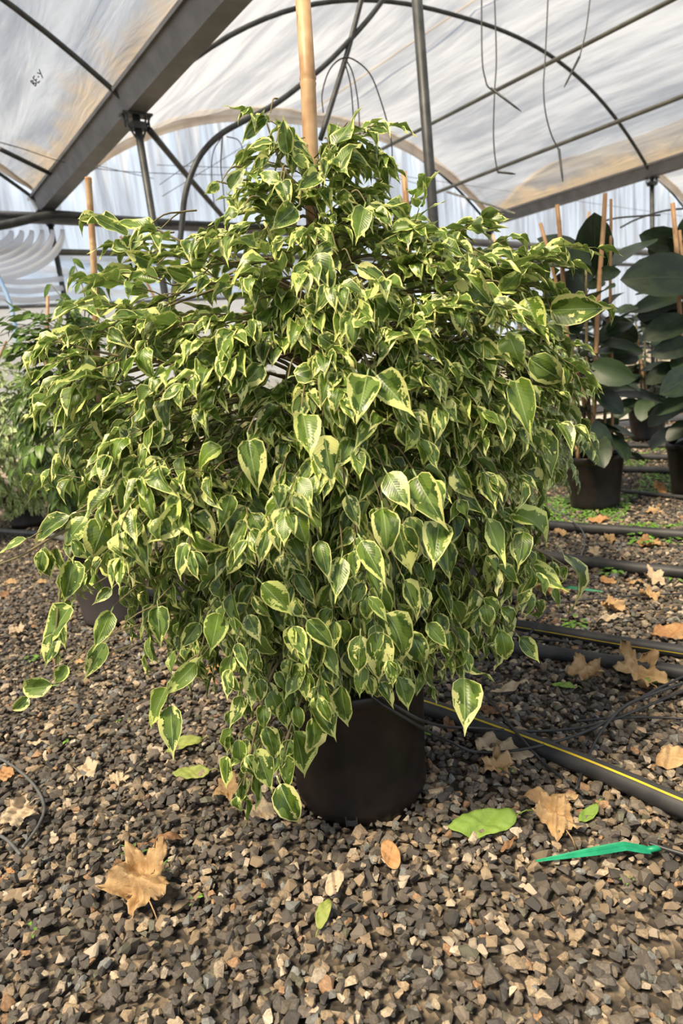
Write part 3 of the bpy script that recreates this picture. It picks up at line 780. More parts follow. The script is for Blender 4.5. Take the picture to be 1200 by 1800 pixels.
# the stake: seen thick, close to the trunk, out through the top of the picture
s0 = D(603, 1185, 1.40); s1 = D(548, 300, 1.29); s2 = s0 + (s1 - s0) * 1.36
bamboo(main, s0, s2, .0165)
# leaves measured one by one: stalk end, tip, width (px)
HERO = """238 843 218 930 46;215 905 252 990 68;437 775 453 870 52;532 727 545 795 50;570 765 583 850 42;490 852 490 893 38;188 912 158 985 48;122 907 50 948 34;152 910 107 960 28;80 962 85 1025 28;45 948 -5 965 14
128 985 115 1060 42;125 1065 72 1142 34;195 1075 172 1125 38;185 1130 150 1192 36;277 1067 280 1128 38;195 1035 166 1060 20;328 895 270 948 48;345 945 288 982 34;460 1025 512 1080 36;385 1078 372 1135 38;350 1095 318 1140 26
540 1090 592 1142 34;532 1120 535 1172 28;548 1150 585 1205 34;390 785 318 822 24;302 842 370 890 28;380 655 300 650 26;518 660 592 632 34;645 660 628 735 56;662 660 722 725 50;905 670 936 775 56;940 748 986 845 38;930 630 1003 682 44
873 774 835 772 32;732 838 770 912 64;680 832 712 885 46;672 893 683 963 50;697 920 722 1005 42;722 908 733 975 28;772 917 763 985 48;785 950 787 1020 38;897 905 998 935 32;925 990 992 1035 42;990 975 1062 1070 26;920 935 912 988 36;970 1035 985 1068 16
635 950 672 1015 48;710 1020 740 1090 34;678 1078 730 1165 42;720 1112 757 1180 42;633 1117 628 1187 32;660 1110 674 1205 44;750 1095 783 1135 28;852 1062 862 1110 26;880 1070 922 1105 22;880 1108 895 1175 32;912 1120 945 1160 24;800 1150 868 1200 20;815 1192 817 1262 52;855 910 885 990 32
967 545 1050 542 52;922 525 957 597 44;893 585 915 645 54;820 485 865 540 46;835 455 792 480 34;838 600 882 630 40;628 468 690 505 28;655 525 715 570 30;952 575 1012 590 24;862 448 925 450 12;880 470 970 465 16;588 255 632 195 20;592 300 630 240 26;640 365 625 430 40;688 405 735 395 18
467 205 418 240 22;478 250 432 247 12;505 270 500 225 30;490 318 447 295 22;405 335 428 293 20;385 322 360 340 14;560 305 525 330 34;495 320 508 362 30;520 365 475 405 34;583 435 545 452 26;560 445 578 530 42;272 400 205 392 18;250 410 225 445 18;225 440 185 428 18;268 462 233 447 30;340 490 300 475 28;418 372 372 380 16
535 540 585 562 20;350 585 300 580 18;190 585 228 608 36;272 605 225 632 30;105 605 45 590 12;80 610 50 618 20;445 560 455 605 26;92 1205 23 1215 34;50 1225 22 1250 22;118 1170 95 1203 20;300 1240 303 1315 44;293 1208 260 1280 30;345 1165 297 1215 40;353 1155 340 1220 22;492 1378 523 1455 46;498 1328 508 1392 28
517 1285 541 1370 38;547 1262 562 1342 32;542 1232 595 1300 36;600 1205 608 1278 30;450 1318 478 1390 34;467 1277 488 1342 30;440 1360 462 1425 22;420 1300 423 1350 24;433 1405 443 1452 14;415 1400 420 1445 18;415 1250 382 1285 24;410 1280 386 1340 24;430 1170 470 1190 20;487 1182 500 1212 26;527 1177 540 1225 30;462 1240 465 1280 24;440 1200 443 1245 18;500 1210 515 1280 26
470 1200 480 1255 26;430 1225 405 1275 24;455 1180 450 1235 26;400 1330 398 1385 20;475 1215 497 1270 28;520 1240 530 1290 26;446 1330 440 1385 24;405 1290 398 1330 20;560 1190 545 1235 26;570 1160 600 1205 24;510 1300 495 1350 26;405 870 385 935 34;350 860 300 905 30;470 930 455 990 34;560 950 575 1010 38;600 980 590 1050 40;520 900 540 960 36;430 960 400 1010 34;610 870 630 925 34;800 820 830 885 36;850 830 870 890 36;300 760 250 790 30;700 740 740 800 36;780 700 830 750 36;460 640 420 690 36;720 590 780 620 34;560 590 610 625 30;600 650 560 700 34;700 650 760 640 30;380 700 330 730 30;270 700 220 735 28;220 740 180 780 26"""
NOTE_OK = True
camdir = unit(cray(600, 900))
for h in HERO.replace('\n', ';').split(';'):
    x0, y0, x1, y1, wd = map(float, h.split())
    mx, my = (x0 + x1) / 2, (y0 + y1) / 2
    q = max(0., 1 - ((mx - 570) / 500) ** 2 - ((my - 760) / 640) ** 2)
    dep = 1.34 - .37 * math.sqrt(q) - (.05 if wd > 44 else 0)
    if my > 1150 and mx < 620: dep = 1.17
    if mx < 200 and my > 850: dep = 1.12
    lp = math.hypot(x1 - x0, y1 - y0); ratio = wd / lp
    a = D(x0, y0, dep); b = D(x1, y1, dep); Ls = np.linalg.norm(b - a); view = unit((a + b) / 2 - CAM)
    nr = -view
    if ratio > .5:    # foreshortened: the tip points away from or towards the lens
        Lt = Ls * min(ratio / .5, 1.35) * 1.06; ext = math.sqrt(Lt ** 2 - Ls ** 2); tipv = (b - a) + view * ext * (-.6); nr = -view
    else:
        Lt = Ls * 1.12; tipv = (b - a) + view * rng.uniform(-.2, .2) * Ls
        tilt = math.acos(max(.12, min(1., ratio / .47))); sdv = unit(np.cross(tipv, view)); sg = 1 if sdv[2] > 0 else -1
        nr = -view * math.cos(tilt) + sdv * sg * math.sin(tilt)
    nr = unit(nr + rng.normal(0, .08, 3))
    ls.add(a, tipv, nr, Lt, hero=True, sx=1.03)
    e = a - unit(tipv) * Lt * .15; c = cen(min(1.25, max(.45, e[2] + .05)))
    inw = (c - e) * np.array([1, 1, 0]); fr = .22 if np.linalg.norm(inw) > .12 else .6
    tw.add(smooth_path([e, e + inw * fr * .5 + [0, 0, .025], e + inw * fr + [0, 0, .03]], 3), .0012, .002, 3)
# drooping branches that leave the outline
def stem_px(pts, r0=.003, r1=.0015):
    tw.add(smooth_path([D(*p) for p in pts], 5), r0, r1, 5)
stem_px([(330, 880, 1.15), (215, 895, 1.12), (150, 935, 1.12), (115, 1000, 1.12), (100, 1090, 1.12), (98, 1170, 1.12)], .004)
stem_px([(200, 900, 1.15), (110, 935, 1.12), (40, 975, 1.12), (-10, 995, 1.12)])
stem_px([(420, 1020, 1.2), (370, 1080, 1.2), (350, 1150, 1.19), (300, 1215, 1.18), (295, 1245, 1.18)])
stem_px([(545, 1100, 1.25), (500, 1150, 1.2), (470, 1200, 1.17), (450, 1280, 1.17), (428, 1380, 1.17)], .0045)
stem_px([(560, 1130, 1.22), (540, 1200, 1.18), (510, 1280, 1.17), (490, 1370, 1.17)])
stem_px([(760, 1010, 1.2), (830, 1060, 1.25), (890, 1110, 1.28)]); stem_px([(740, 1080, 1.2), (790, 1130, 1.24), (818, 1195, 1.26)])
stem_px([(860, 930, 1.15), (950, 970, 1.2), (1000, 1000, 1.22)]); stem_px([(790, 620, 1.1), (880, 520, 1.15), (945, 500, 1.18), (968, 545, 1.18)])
stem_px([(880, 560, 1.15), (950, 560, 1.16), (940, 650, 1.16), (928, 690, 1.16)]); stem_px([(540, 340, 1.25), (500, 300, 1.24), (480, 250, 1.23), (465, 205, 1.22)])
stem_px([(500, 380, 1.22), (440, 345, 1.2), (405, 325, 1.2), (380, 318, 1.2)]); stem_px([(560, 300, 1.22), (585, 250, 1.22), (610, 215, 1.22)])
stem_px([(420, 470, 1.15), (330, 430, 1.15), (270, 400, 1.15)]); stem_px([(300, 640, 1.1), (180, 620, 1.12), (100, 600, 1.12)])
for (pa, pb, dep, n) in [((112, 1000), (98, 1160), 1.12, 5), ((150, 940), (60, 975), 1.12, 4), ((460, 1190), (430, 1380), 1.18, 16), ((520, 1180), (490, 1340), 1.19, 14), ((370, 1060), (340, 1190), 1.19, 6), ((820, 1050), (890, 1110), 1.27, 5), ((900, 950), (1000, 1000), 1.2, 5), ((640, 1060), (700, 1150), 1.2, 10), ((560, 1060), (540, 1150), 1.22, 12), ((480, 290), (470, 215), 1.22, 3), ((570, 300), (600, 220), 1.2, 9), ((530, 290), (510, 235), 1.22, 8), ((500, 380), (400, 340), 1.2, 6)]:
    for i in range(n):
        t = (i + rng.random()) / n; x = pa[0] + (pb[0] - pa[0]) * t + rng.uniform(-14, 14); y = pa[1] + (pb[1] - pa[1]) * t
        p = D(x, y, dep + rng.uniform(-.02, .05)); up_ = y < 400
        tip = unit([rng.normal(0, .5), rng.normal(-.1, .3), -.3 if up_ else -1]); ls.add(p, tip, unit([rng.normal(0, .4), -1, .5]), .05 * rng.uniform(.8, 1.2))
ls.build(main, 300)
tw.build(main, M_TWIG)
print('main leaves', len(ls.items))

# green drip stake standing in the main pot, and its tubes
def drip_stake(label, a, b, wdt=.007, **pr):
    a = np.asarray(a, float); b = np.asarray(b, float); dr = unit(b - a); sd_ = unit(np.cross(dr, [0, 0, 1])); up_ = np.cross(sd_, dr); L = np.linalg.norm(b - a)
    r = empty('drip_stake', a, label=label, category='drip stake', **pr)
    V, Q = [], []; n = 14
    prof = [(-1, -.3), (-.6, .35), (-.25, .1), (0, .5), (.25, .1), (.6, .35), (1, -.3), (0, -.5)]
    for i in range(n + 1):
        t = i / n; wv = wdt * (.25 + .75 * min(1, t * 1.8)) * (1 if t < .93 else .85); c = dr * L * t - np.array([0, 0, 1]) * .018 * max(0, t - .78) / .22
        for x, z in prof: V.append(c + sd_ * x * wv + up_ * z * wv)
    k = len(prof)
    for i in range(n):
        for j in range(k): Q.append((i * k + j, i * k + (j + 1) % k, (i + 1) * k + (j + 1) % k, (i + 1) * k + j))
    Q += [tuple(range(k))[::-1], tuple(n * k + j for j in range(k))]
    link('spike', mesh_from(V, Q), M_GREEN, r)
    e = dr * L - np.array([0, 0, .018]); v, f = tube([e - dr * .006, e + dr * .02], .0055, 8); link('tube_socket', mesh_from(v, f, True), M_GREEN, r)
    return r
pr_ = lambda px, py, z=.012: G(px, py, z)
drip_stake('green plastic drip stake lying on the open gravel, front right', pr_(942, 1513, .014), pr_(1140, 1478, .03), .0095)
q0 = D(545, 1135, 1.33); q1 = D(618, 1162, 1.30)
drip_stake('green drip stake over the rim of the large black pot', q0, q1, .008)
drip_stake('green drip stake between dry leaves behind the double black hose', pr_(1060, 1040, .014), pr_(985, 1030, .02), .009)

# ================================================================== hoses and tubes
def hose(px, r, label, stripe=None, sw=.11, name='hose', mat=M_HOSE, zc=None, cat='hose'):
    P = smooth_path([G(x, y, r * .9) for x, y in px], 8)
    for i, p in enumerate(P): p[2] = r * .95 + gz(p[0], p[1]) * .5 + .003
    c = P[0].copy(); c[2] = 0; root = empty(name, c, label=label, category=cat)
    V, Fc = tube(P - np.array(root.location), r, 14); link('hose_body', mesh_from(V, Fc, True), mat, root)
    if stripe is not None:
        tg = np.gradient(P, axis=0); tg /= np.linalg.norm(tg, axis=1)[:, None]; sd_ = np.cross(tg, [0, 0, 1]); sd_ /= np.linalg.norm(sd_, axis=1)[:, None]
        V = []
        for i in range(len(P)):
            for da in (-sw, sw):
                a = stripe + da; nn = sd_[i] * math.cos(a) + np.array([0, 0, 1]) * math.sin(a); V.append(P[i] + nn * (r * 1.012) - np.array(root.location))
        Q = [(2 * i, 2 * i + 1, 2 * i + 3, 2 * i + 2) for i in range(len(P) - 1)]
        link('stripe', mesh_from(V, Q), M_STRIPE, root, label='yellow stripe along the hose')
    return root
hose([(560, 1195), (735, 1240), (860, 1285), (1000, 1337), (1110, 1382), (1210, 1425), (1400, 1500)], .0215, 'thick black hose with a bright yellow stripe, the nearest one, passing right of the pot', math.radians(68))
hose([(200, 1025), (330, 1062), (500, 1095), (700, 1072), (815, 1088), (950, 1108), (1100, 1133), (1210, 1150), (1400, 1185)], .019, 'black hose of the close pair, the farther one, yellow line along its near side', math.radians(8), .06)
hose([(420, 1110), (560, 1118), (720, 1112), (800, 1128), (920, 1143), (1060, 1162), (1210, 1186), (1400, 1220)], .020, 'black hose of the close pair, the nearer one just behind the dry leaves')
hose([(700, 955), (900, 972), (1000, 985), (1100, 998), (1210, 1010), (1350, 1025)], .023, 'dark grey hose in the weeds, next behind the close pair')
hose([(700, 905), (880, 915), (1000, 927), (1100, 935), (1210, 943), (1350, 950)], .024, 'dark hose just in front of the rubber plant pot')
hose([(880, 838), (1090, 864), (1210, 876), (1300, 884)], .012, 'thin hose crossing the moss right beside the rubber plant pot')
hose([(860, 815), (1000, 822), (1210, 830), (1350, 836)], .022, 'black hose at the far edge of the moss behind the pots')
hose([(-80, 925), (20, 935), (90, 942), (200, 975), (330, 1010)], .018, 'grey hose behind the left pot, near the left edge', None, .1, 'hose', M_GTUBE)
def dtube(px, label, r=.0032, name='drip_tube', mat=M_TUBE):
    P = [D(p[0], p[1], p[3]) if len(p) > 3 else G(p[0], p[1], p[2] if len(p) > 2 else .016) for p in px]
    c = np.array([P[0][0], P[0][1], 0.]); o = empty(name, c, label=label, category='tube')
    PP = smooth_path(P, 8) - c; V, Fc = tube(PP, r, 8); link('tube_body', mesh_from(V, Fc, True), mat, o); return o
dtube([(612, 1152, 0, 1.30), (640, 1193, 0, 1.235), (668, 1222, 0, 1.215), (705, 1247, 0, 1.225), (745, 1268, 0, 1.27), (790, 1278, .10), (840, 1280, .05), (950, 1285, .04), (1060, 1270, .04), (1200, 1215, .03), (1300, 1180, .02)], 'black drip tube from the pot rim, the upper of two, looping over the yellow-striped hose')
dtube([(606, 1154, 0, 1.30), (632, 1198, 0, 1.235), (662, 1230, 0, 1.215), (702, 1256, 0, 1.225), (750, 1284, 0, 1.29), (790, 1303, .07), (840, 1322, .03), (940, 1313, .04), (1050, 1277, .05), (1110, 1235, .05), (1210, 1185, .03), (1300, 1150, .02)], 'black drip tube from the pot rim, the lower of two, sagging over the yellow-striped hose')
dtube([(805, 1130, .05), (825, 1195, .04), (860, 1228), (905, 1285, .05), (960, 1345), (1012, 1385), (1025, 1398)], 'thin black tube slanting across the yellow-striped hose')
dtube([(1012, 1388), (1035, 1325), (1062, 1278, .05), (1100, 1240, .06), (1160, 1215, .06), (1230, 1190, .03)], 'thin black tube rising from the yellow-striped hose to the right edge', .0035)
dtube([(1010, 1268, .03), (1080, 1262, .03), (1150, 1261), (1210, 1264)], 'short straight black tube on gravel above the crossing tubes', .003)
dtube([(880, 1075, .02), (960, 1063), (1040, 1053), (1120, 1047), (1230, 1042)], 'thin black tube running level behind the double hose', .003)
dtube([(960, 888, .05), (990, 905, .06), (1020, 928, .06), (1027, 955, .05), (1017, 985, .03)], 'thin grey tube looped over the weedy hose', .0032, 'drip_tube', M_GTUBE)
dtube([(930, 1115, .04), (955, 1080, .08), (978, 1050, .04)], 'short stiff black tube standing off the farther hose of the pair', .0035)
dtube([(780, 1060, .05), (790, 1085, .07), (860, 1100, .05), (900, 1118, .03), (1000, 1128, .03)], 'black tube curling over the close pair of hoses', .0035)
dtube([(-30, 1318), (20, 1345), (58, 1378), (77, 1415), (68, 1450), (40, 1490)], 'thin grey tube curving at the left edge, the upper loop', .0035, 'drip_tube', M_GTUBE)
dtube([(-30, 1455), (10, 1475), (36, 1502)], 'short grey tube end at the left edge below the loop', .0035, 'drip_tube', M_GTUBE)
dtube([(1140, 1482, .016), (1170, 1492), (1230, 1510)], 'black tube leading off from the green stake on the gravel', .0035)

# ================================================================== fallen leaves
def lobed(seed, kind):
    r_ = np.random.default_rng(seed); n = 60; pts = []; lobl = r_.uniform(.45, 1.15, 5)
    for i in range(n):
        a = 2 * math.pi * i / n
        if kind == 'plane':
            q = ((a - math.pi / 2) * 5 / (2 * math.pi)) % 1; li = int(((a - math.pi / 2) * 5 / (2 * math.pi) + .5) // 1) % 5
            tri = abs(2 * q - 1); r = .50 + .5 * lobl[li] * tri ** 1.3 + .035 * (i % 2) + r_.uniform(-.03, .03)
            pts.append((r * math.cos(a), r * math.sin(a)))
        else:
            wv = {'oval': .6, 'fig': .42, 'strip': .22}[kind]; y = math.sin(a)
            taper = (1 - .55 * max(0, y) ** 2) if kind != 'oval' else 1
            pts.append((wv * math.cos(a) * taper, y))
    return pts
def fallen(px, py, wpx, kind, ang, mat, label, curl=.5, crump=.12, lift=.02, name='dry_leaf', cat='dry leaf', tilt=.0, seed=None, fold=.0, **pr):
    seed = int(px * 7 + py) if seed is None else seed; r_ = np.random.default_rng(seed); ph = r_.uniform(0, 6.28, 6)
    c = G(px, py, 0); dep = proj(c)[2]; size = wpx * dep / F * .5
    o = empty(name, (c[0], c[1], 0), label=label, category=cat, **pr)
    out_ = lobed(seed, kind); rings = 6; V, Q = [(0, 0, 0)], []; n = len(out_)
    for i in range(1, rings + 1):
        for (x, y) in out_: V.append((x * i / rings, y * i / rings, 0))
    Q += [(0, 1 + j, 1 + (j + 1) % n) for j in range(n)]
    for i in range(rings - 1):
        for j in range(n): Q.append((1 + i * n + j, 1 + (i + 1) * n + j, 1 + (i + 1) * n + (j + 1) % n, 1 + i * n + (j + 1) % n))
    V = np.array(V, float); x, y = V[:, 0].copy(), V[:, 1].copy()
    z = 1.5 * crump * (np.sin(x * 5 + ph[0]) * np.sin(y * 4.3 + ph[1]) + .6 * np.sin(x * 9 + y * 7 + ph[2]) + .35 * np.sin(x * 17 - y * 13 + ph[3]))
    z += curl * (x * x) * (.7 + .3 * np.sin(y * 2 + ph[4])) + curl * .35 * y * y * np.sin(ph[5]) + fold * np.abs(x)
    if kind == 'plane': z += .9 * curl * np.maximum(0, x * math.cos(ph[1]) + y * math.sin(ph[1]) - .15) ** 1.2; x = x * (1 - .25 * curl); z += .14 * np.abs(np.sin(2.5 * (np.arctan2(y, x) - math.pi / 2))) * np.hypot(x, y)
    V = np.stack([x, y, z], 1) * size
    ca, sa = math.cos(ang), math.sin(ang); Rz = np.array([[ca, -sa, 0], [sa, ca, 0], [0, 0, 1]]); ct, st = math.cos(tilt), math.sin(tilt); Rx = np.array([[1, 0, 0], [0, ct, -st], [0, st, ct]])
    V = V @ (Rx @ Rz).T; V[:, 2] += .010 - V[:, 2].min() * .75
    th = size * .012
    lo = V.copy(); lo[:, 2] -= .0007; nV = len(V)
    Qb = [tuple(i + nV for i in q[::-1]) for q in Q]; rim = [(1 + (rings - 1) * n + j, 1 + (rings - 1) * n + j + nV, 1 + (rings - 1) * n + (j + 1) % n + nV, 1 + (rings - 1) * n + (j + 1) % n) for j in range(n)]
    link('blade', mesh_from(np.vstack([V, lo]), Q + Qb + rim, True), mat, o)
    if kind in ('plane', 'fig'):
        i0 = 1 + (rings - 1) * n + int(n * .75); a = V[i0]; dr = unit(V[i0] - V[0]); v, f = tube([a, a + dr * size * .3 + [0, 0, .004], a + dr * size * .55 + [0, 0, -.002]], .0011, 5); link('stalk', mesh_from(v, f, True), mat, o)
    return o
FL = [
 (255, 1575, 150, 'plane', .5, M_TAN, 'large crumpled tan maple-like leaf, lower left of the open gravel', .5, .16, .5),
 (287, 1487, 66, 'strip', 1.7, M_BRN, 'small curled brown leaf between the big tan leaf and the fig', .7, .1, .2),
 (156, 1366, 62, 'plane', .2, M_PALE, 'pale pinkish dry leaf left of the two green fallen leaves', .3, .1, .1),
 (208, 1380, 44, 'plane', 1., M_PALE, 'small pale dry scrap just right of the pale pinkish leaf', .3, .12, .1),
 (38, 1448, 80, 'plane', 2., M_PALE, 'grey-tan dry leaf standing on edge inside the tube loop at the left edge', .5, .14, .9),
 (14, 1370, 40, 'oval', .5, M_ORG, 'orange-brown leaf cut by the left edge above the tube loop', .4, .1, .1),
 (405, 1402, 64, 'plane', .8, M_TAN, 'tan dry leaf under the left of the cascading twigs', .5, .15, .3),
 (460, 1442, 60, 'oval', 1.2, M_PALE, 'pinkish dry leaf curled under the lowest twig tips', .9, .15, .3),
 (688, 1517, 52, 'oval', .25, M_ORG, 'orange oval leaf lying alone below the pot', .8, .05, .5),
 (590, 1566, 46, 'oval', -.6, M_PALE, 'small whitish dry leaf below the pot', .6, .1, .4),
 (895, 1494, 48, 'strip', -.9, M_BRN, 'narrow brown leaf strip right of the fallen green leaf', .9, .1, .1),
 (977, 1452, 108, 'plane', .3, M_TAN, 'big crumpled tan leaf above the green stake', .4, .16, .5),
 (962, 1412, 105, 'strip', 1.4, M_TAN, 'flat long tan leaf piece behind the big crumpled leaf', .4, .08, .1),
 (893, 1326, 112, 'oval', 1.3, M_PALE, 'broad flat beige leaf against the yellow-striped hose', .3, .08, .15),
 (872, 1360, 80, 'plane', .9, M_TAN, 'torn tan leaf below the broad beige one, with a greenish edge', .4, .14, .2),
 (1122, 1197, 112, 'plane', .2, M_TAN, 'large folded tan leaf in front of the double hose, right', .7, .13, .6),
 (1030, 1196, 84, 'plane', 1.5, M_TAN, 'curled tan leaf left of the large folded one by the double hose', .8, .12, .2),
 (896, 1217, 80, 'strip', 1.9, M_PALE, 'thin pale leaf strip lying below the double hose', .4, .08, .1),
 (1182, 1122, 66, 'oval', 1.5, M_ORG, 'orange-tan leaf behind the double hose at the right edge', .5, .08, .3),
 (1182, 1345, 64, 'oval', 1.9, M_TAN, 'tan leaf at the right edge just above the striped hose', .6, .1, .4),
 (862, 1258, 40, 'oval', 1.2, M_BRN, 'dark rust-brown leaf beside the striped hose near the pot', .4, .1, .1),
 (790, 1285, 30, 'oval', .2, M_BRN, 'small brown leaf standing beside the pot, left of the striped hose', .6, .1, .6),
 (966, 1050, 72, 'plane', .7, M_TAN, 'tan leaf left of the farthest green drip stake', .5, .14, .3),
 (1150, 1028, 52, 'plane', .1, M_PALE, 'pale leaf behind the level thin tube, right', .5, .12, .4),
 (1142, 1056, 46, 'plane', .9, M_TAN, 'tan leaf touching the level thin tube, right', .5, .14, .4),
 (1078, 1075, 56, 'plane', 1.2, M_TAN, 'tan leaf just below the level thin tube, middle', .5, .14, .3),
 (1070, 1095, 50, 'strip', 1.7, M_PALE, 'pale curled strip above the farther hose of the pair', .7, .12, .3),
 (1068, 1028, 30, 'oval', .7, M_ORG, 'small orange leaf behind the farthest green stake', .4, .1, .3),
 (1118, 1030, 34, 'strip', 1.5, M_TAN, 'thin tan strip between two leaves beyond the level tube', .4, .1, .2),
 (1052, 920, 36, 'oval', 1.4, M_ORG, 'small orange-tan leaf between the two far hoses by the rubber plant', .4, .1, .2),
 (1140, 962, 50, 'plane', 1.4, M_ORG, 'brown-orange leaf among the weeds between the far hoses', .4, .12, .4),
 (1072, 955, 34, 'plane', .4, M_TAN, 'small tan leaf among weeds, left of the brown-orange one', .4, .12, .4),
 (985, 943, 26, 'oval', .4, M_TAN, 'small tan leaf near the grey tube loop', .4, .12, .4),
 (1045, 978, 30, 'plane', .4, M_PALE, 'small pale leaf on top of the weedy hose', .4, .12, .5),
 (1160, 868, 30, 'oval', .4, M_ORG, 'orange leaf in the moss right of the rubber plant pot', .4, .12, .9),
 (1150, 905, 30, 'oval', 1.4, M_TAN, 'tan leaf in the moss below the thin crossing hose', .4, .12, .3),
 (20, 1028, 26, 'oval', 1.2, M_TAN, 'small tan leaf at the left edge behind the drooping branch', .3, .1, .2),
 (74, 1027, 20, 'oval', 1.2, M_TAN, 'tiny tan leaf behind the hanging left branch', .3, .1, .2),
 (33, 1115, 40, 'plane', 1.2, M_PALE, 'pale dry leaf left of the drooping left branch', .3, .1, .3),
 (10, 1050, 24, 'oval', .4, M_BRN, 'small reddish-brown leaf at the left edge', .3, .1, .2),
 (145, 1172, 40, 'strip', 1.3, M_TAN, 'thin tan leaf right of the lowest left fig leaves', .3, .1, .2),
 (370, 1186, 34, 'oval', -.9, M_ORG, 'orange-tan leaf between left branch and pot, upper gravel', .4, .1, .3),
 (150, 1066, 28, 'oval', .4, M_TAN, 'tan leaf in front of the grey pot', .4, .1, .2),
 (70, 1315, 44, 'strip', 1.4, M_PALE, 'grey-brown dry strip above the orange leaf at left', .3, .1, .1),
 (20, 1540, 34, 'strip', 1.0, M_ORG, 'narrow orange strip at the left edge below the tube end', .5, .1, .2),
]
for a in FL: fallen(a[0], a[1], a[2], a[3], a[4], a[5], a[6], a[7], a[8], tilt=a[9])
FG = [(338, 1368, 66, 'fig', 1.5, M_YGL, 'yellow-green fallen fig leaf, folded, the nearer of the two left of the cascade', .9, .3),
 (325, 1318, 64, 'fig', 1.9, M_YGL, 'yellow-green fallen fig leaf under the left hanging leaf', .9, .3),
 (848, 1464, 122, 'fig', 1.62, M_FGL, 'long bright green fallen leaf on the gravel right of the pot', .5, .35),
 (572, 1617, 58, 'fig', -.4, M_YGL, 'narrow yellow-green curled leaf, nearest the bottom edge', 1.2, .2),
 (1033, 1442, 50, 'fig', 2.1, M_FGL, 'green leaf tip poking out behind the big crumpled tan leaf', .8, .3),
 (888, 1362, 36, 'fig', 1.4, M_FGL, 'small green leaf edge against the torn tan leaf', .9, .2),
 (1145, 1205, 40, 'fig', 1.4, M_FGL, 'green leaf under the large folded tan leaf', .6, .1),
 (990, 1212, 40, 'fig', 1.2, M_FGL, 'thin green leaf near the curled tan leaf by the double hose', .6, .1)]
for a in FG: fallen(a[0], a[1], a[2], a[3], a[4], a[5], a[6], a[7], .05, tilt=a[8], name='fallen_fig_leaf', cat='fallen leaf')
# a pale round stone resting against the pot foot
V, Fc = PROT[3]
c = G(655, 1440, .0); me = bpy.data.meshes.new('cobble'); bm = bmesh.new(); bmesh.ops.create_icosphere(bm, subdivisions=3, radius=.018)
for v in bm.verts: v.co *= 1 + .08 * math.sin(v.co.x * 170) * math.sin(v.co.y * 150 + 1) + .05 * math.sin(v.co.z * 300)
for f in bm.faces: f.smooth = True
bm.to_mesh(me); bm.free(); at = me.attributes.new('tint', 'FLOAT_COLOR', 'POINT'); at.data.foreach_set('color', np.tile([.34, .26, .15, 1], len(me.vertices)))
o = link('pebble', me, M_STONE, label='rounded pale pebble touching the front foot of the large pot', category='stone'); o.location = (c[0], c[1], .018)

# weeds
WEED = [blade(90 + k, 1, .55, .2, .6, .05, np.array([0, .2, .6, 1.]), np.array([0, .8, .9, 0]), petiole=0) for k in range(3)]; GRS = [blade(95 + k, 1, .09, .2, 1.2, .02, petiole=.1) for k in range(3)]
def weed(px, py, size, label, grass=False, n=14, **pr):
    c = G(px, py, 0); o = empty('weed', (c[0], c[1], 0), label=label, category='weed', **pr); l2 = LeafSet(GRS if grass else WEED, M_WEED)
    for i in range(n):
        a = rng.uniform(0, 6.28); e = rng.uniform(.3, 1.2); rr = rng.uniform(0, size * .5)
        p = c + np.array([math.cos(a) * rr, math.sin(a) * rr, .006 + (0 if grass else rng.uniform(0, size * .25))]); l2.add(p, [math.cos(a), math.sin(a), e * (1.4 if grass else .3)], [-math.cos(a) * .4, -math.sin(a) * .4, 1], size * (rng.uniform(.7, 1.2) if grass else rng.uniform(.3, .5)))
    l2.build(o, n)
weed(236, 1507, .035, 'grass tuft just above the big crumpled tan leaf', True, 9)
weed(278, 1538, .035, 'sparse grey-green sprout beside the top of the big crumpled leaf', True, 6)
weed(124, 1305, .035, 'small weed tuft left on the gravel above the pale dry leaves', False, 8)
weed(345, 1588, .02, 'tiny green sprout right of the big crumpled leaf', False, 6)
weed(58, 1638, .03, 'tiny weed near the lower left corner', False, 7)
weed(62, 1160, .05, 'low weed behind the lowest left fig leaves', False, 12)
weed(745, 1290, .035, 'small weed at the right foot of the large pot', False, 8)
weed(215, 1270, .03, 'tiny weed left of the two hanging fig leaves', False, 7)
weed(1108, 1555, .02, 'tiny weed at the lower right below the green stake', False, 5)
weed(1130, 955, .11, 'bright green leafy weed between the far hoses', False, 34)
weed(1185, 955, .07, 'green clover-like weed at the right edge between far hoses', False, 16)
weed(1075, 1010, .07, 'small round weed in front of the weedy hose', False, 18)
weed(1180, 1020, .06, 'small weed at the right edge in front of the weedy hose', False, 12)
weed(1010, 1100, .07, 'low weed behind the double hose', False, 16)
l3 = LeafSet(WEED, M_WEED)
for i in range(12000):
    y = rng.uniform(2.9, 5.6); x = rng.uniform(.45, 1.05) * y * .62 + rng.normal(0, .1)
    if math.sin(x * 6 + y * 2) + math.sin(y * 7 - x * 3) < .0: continue
    a = rng.uniform(0, 6.28); l3.add([x, y, .004 + gz(x, y)], [math.cos(a), math.sin(a), .5], [0, 0, 1], rng.uniform(.014, .036))
l3.build(grnd, 0, rest='moss')

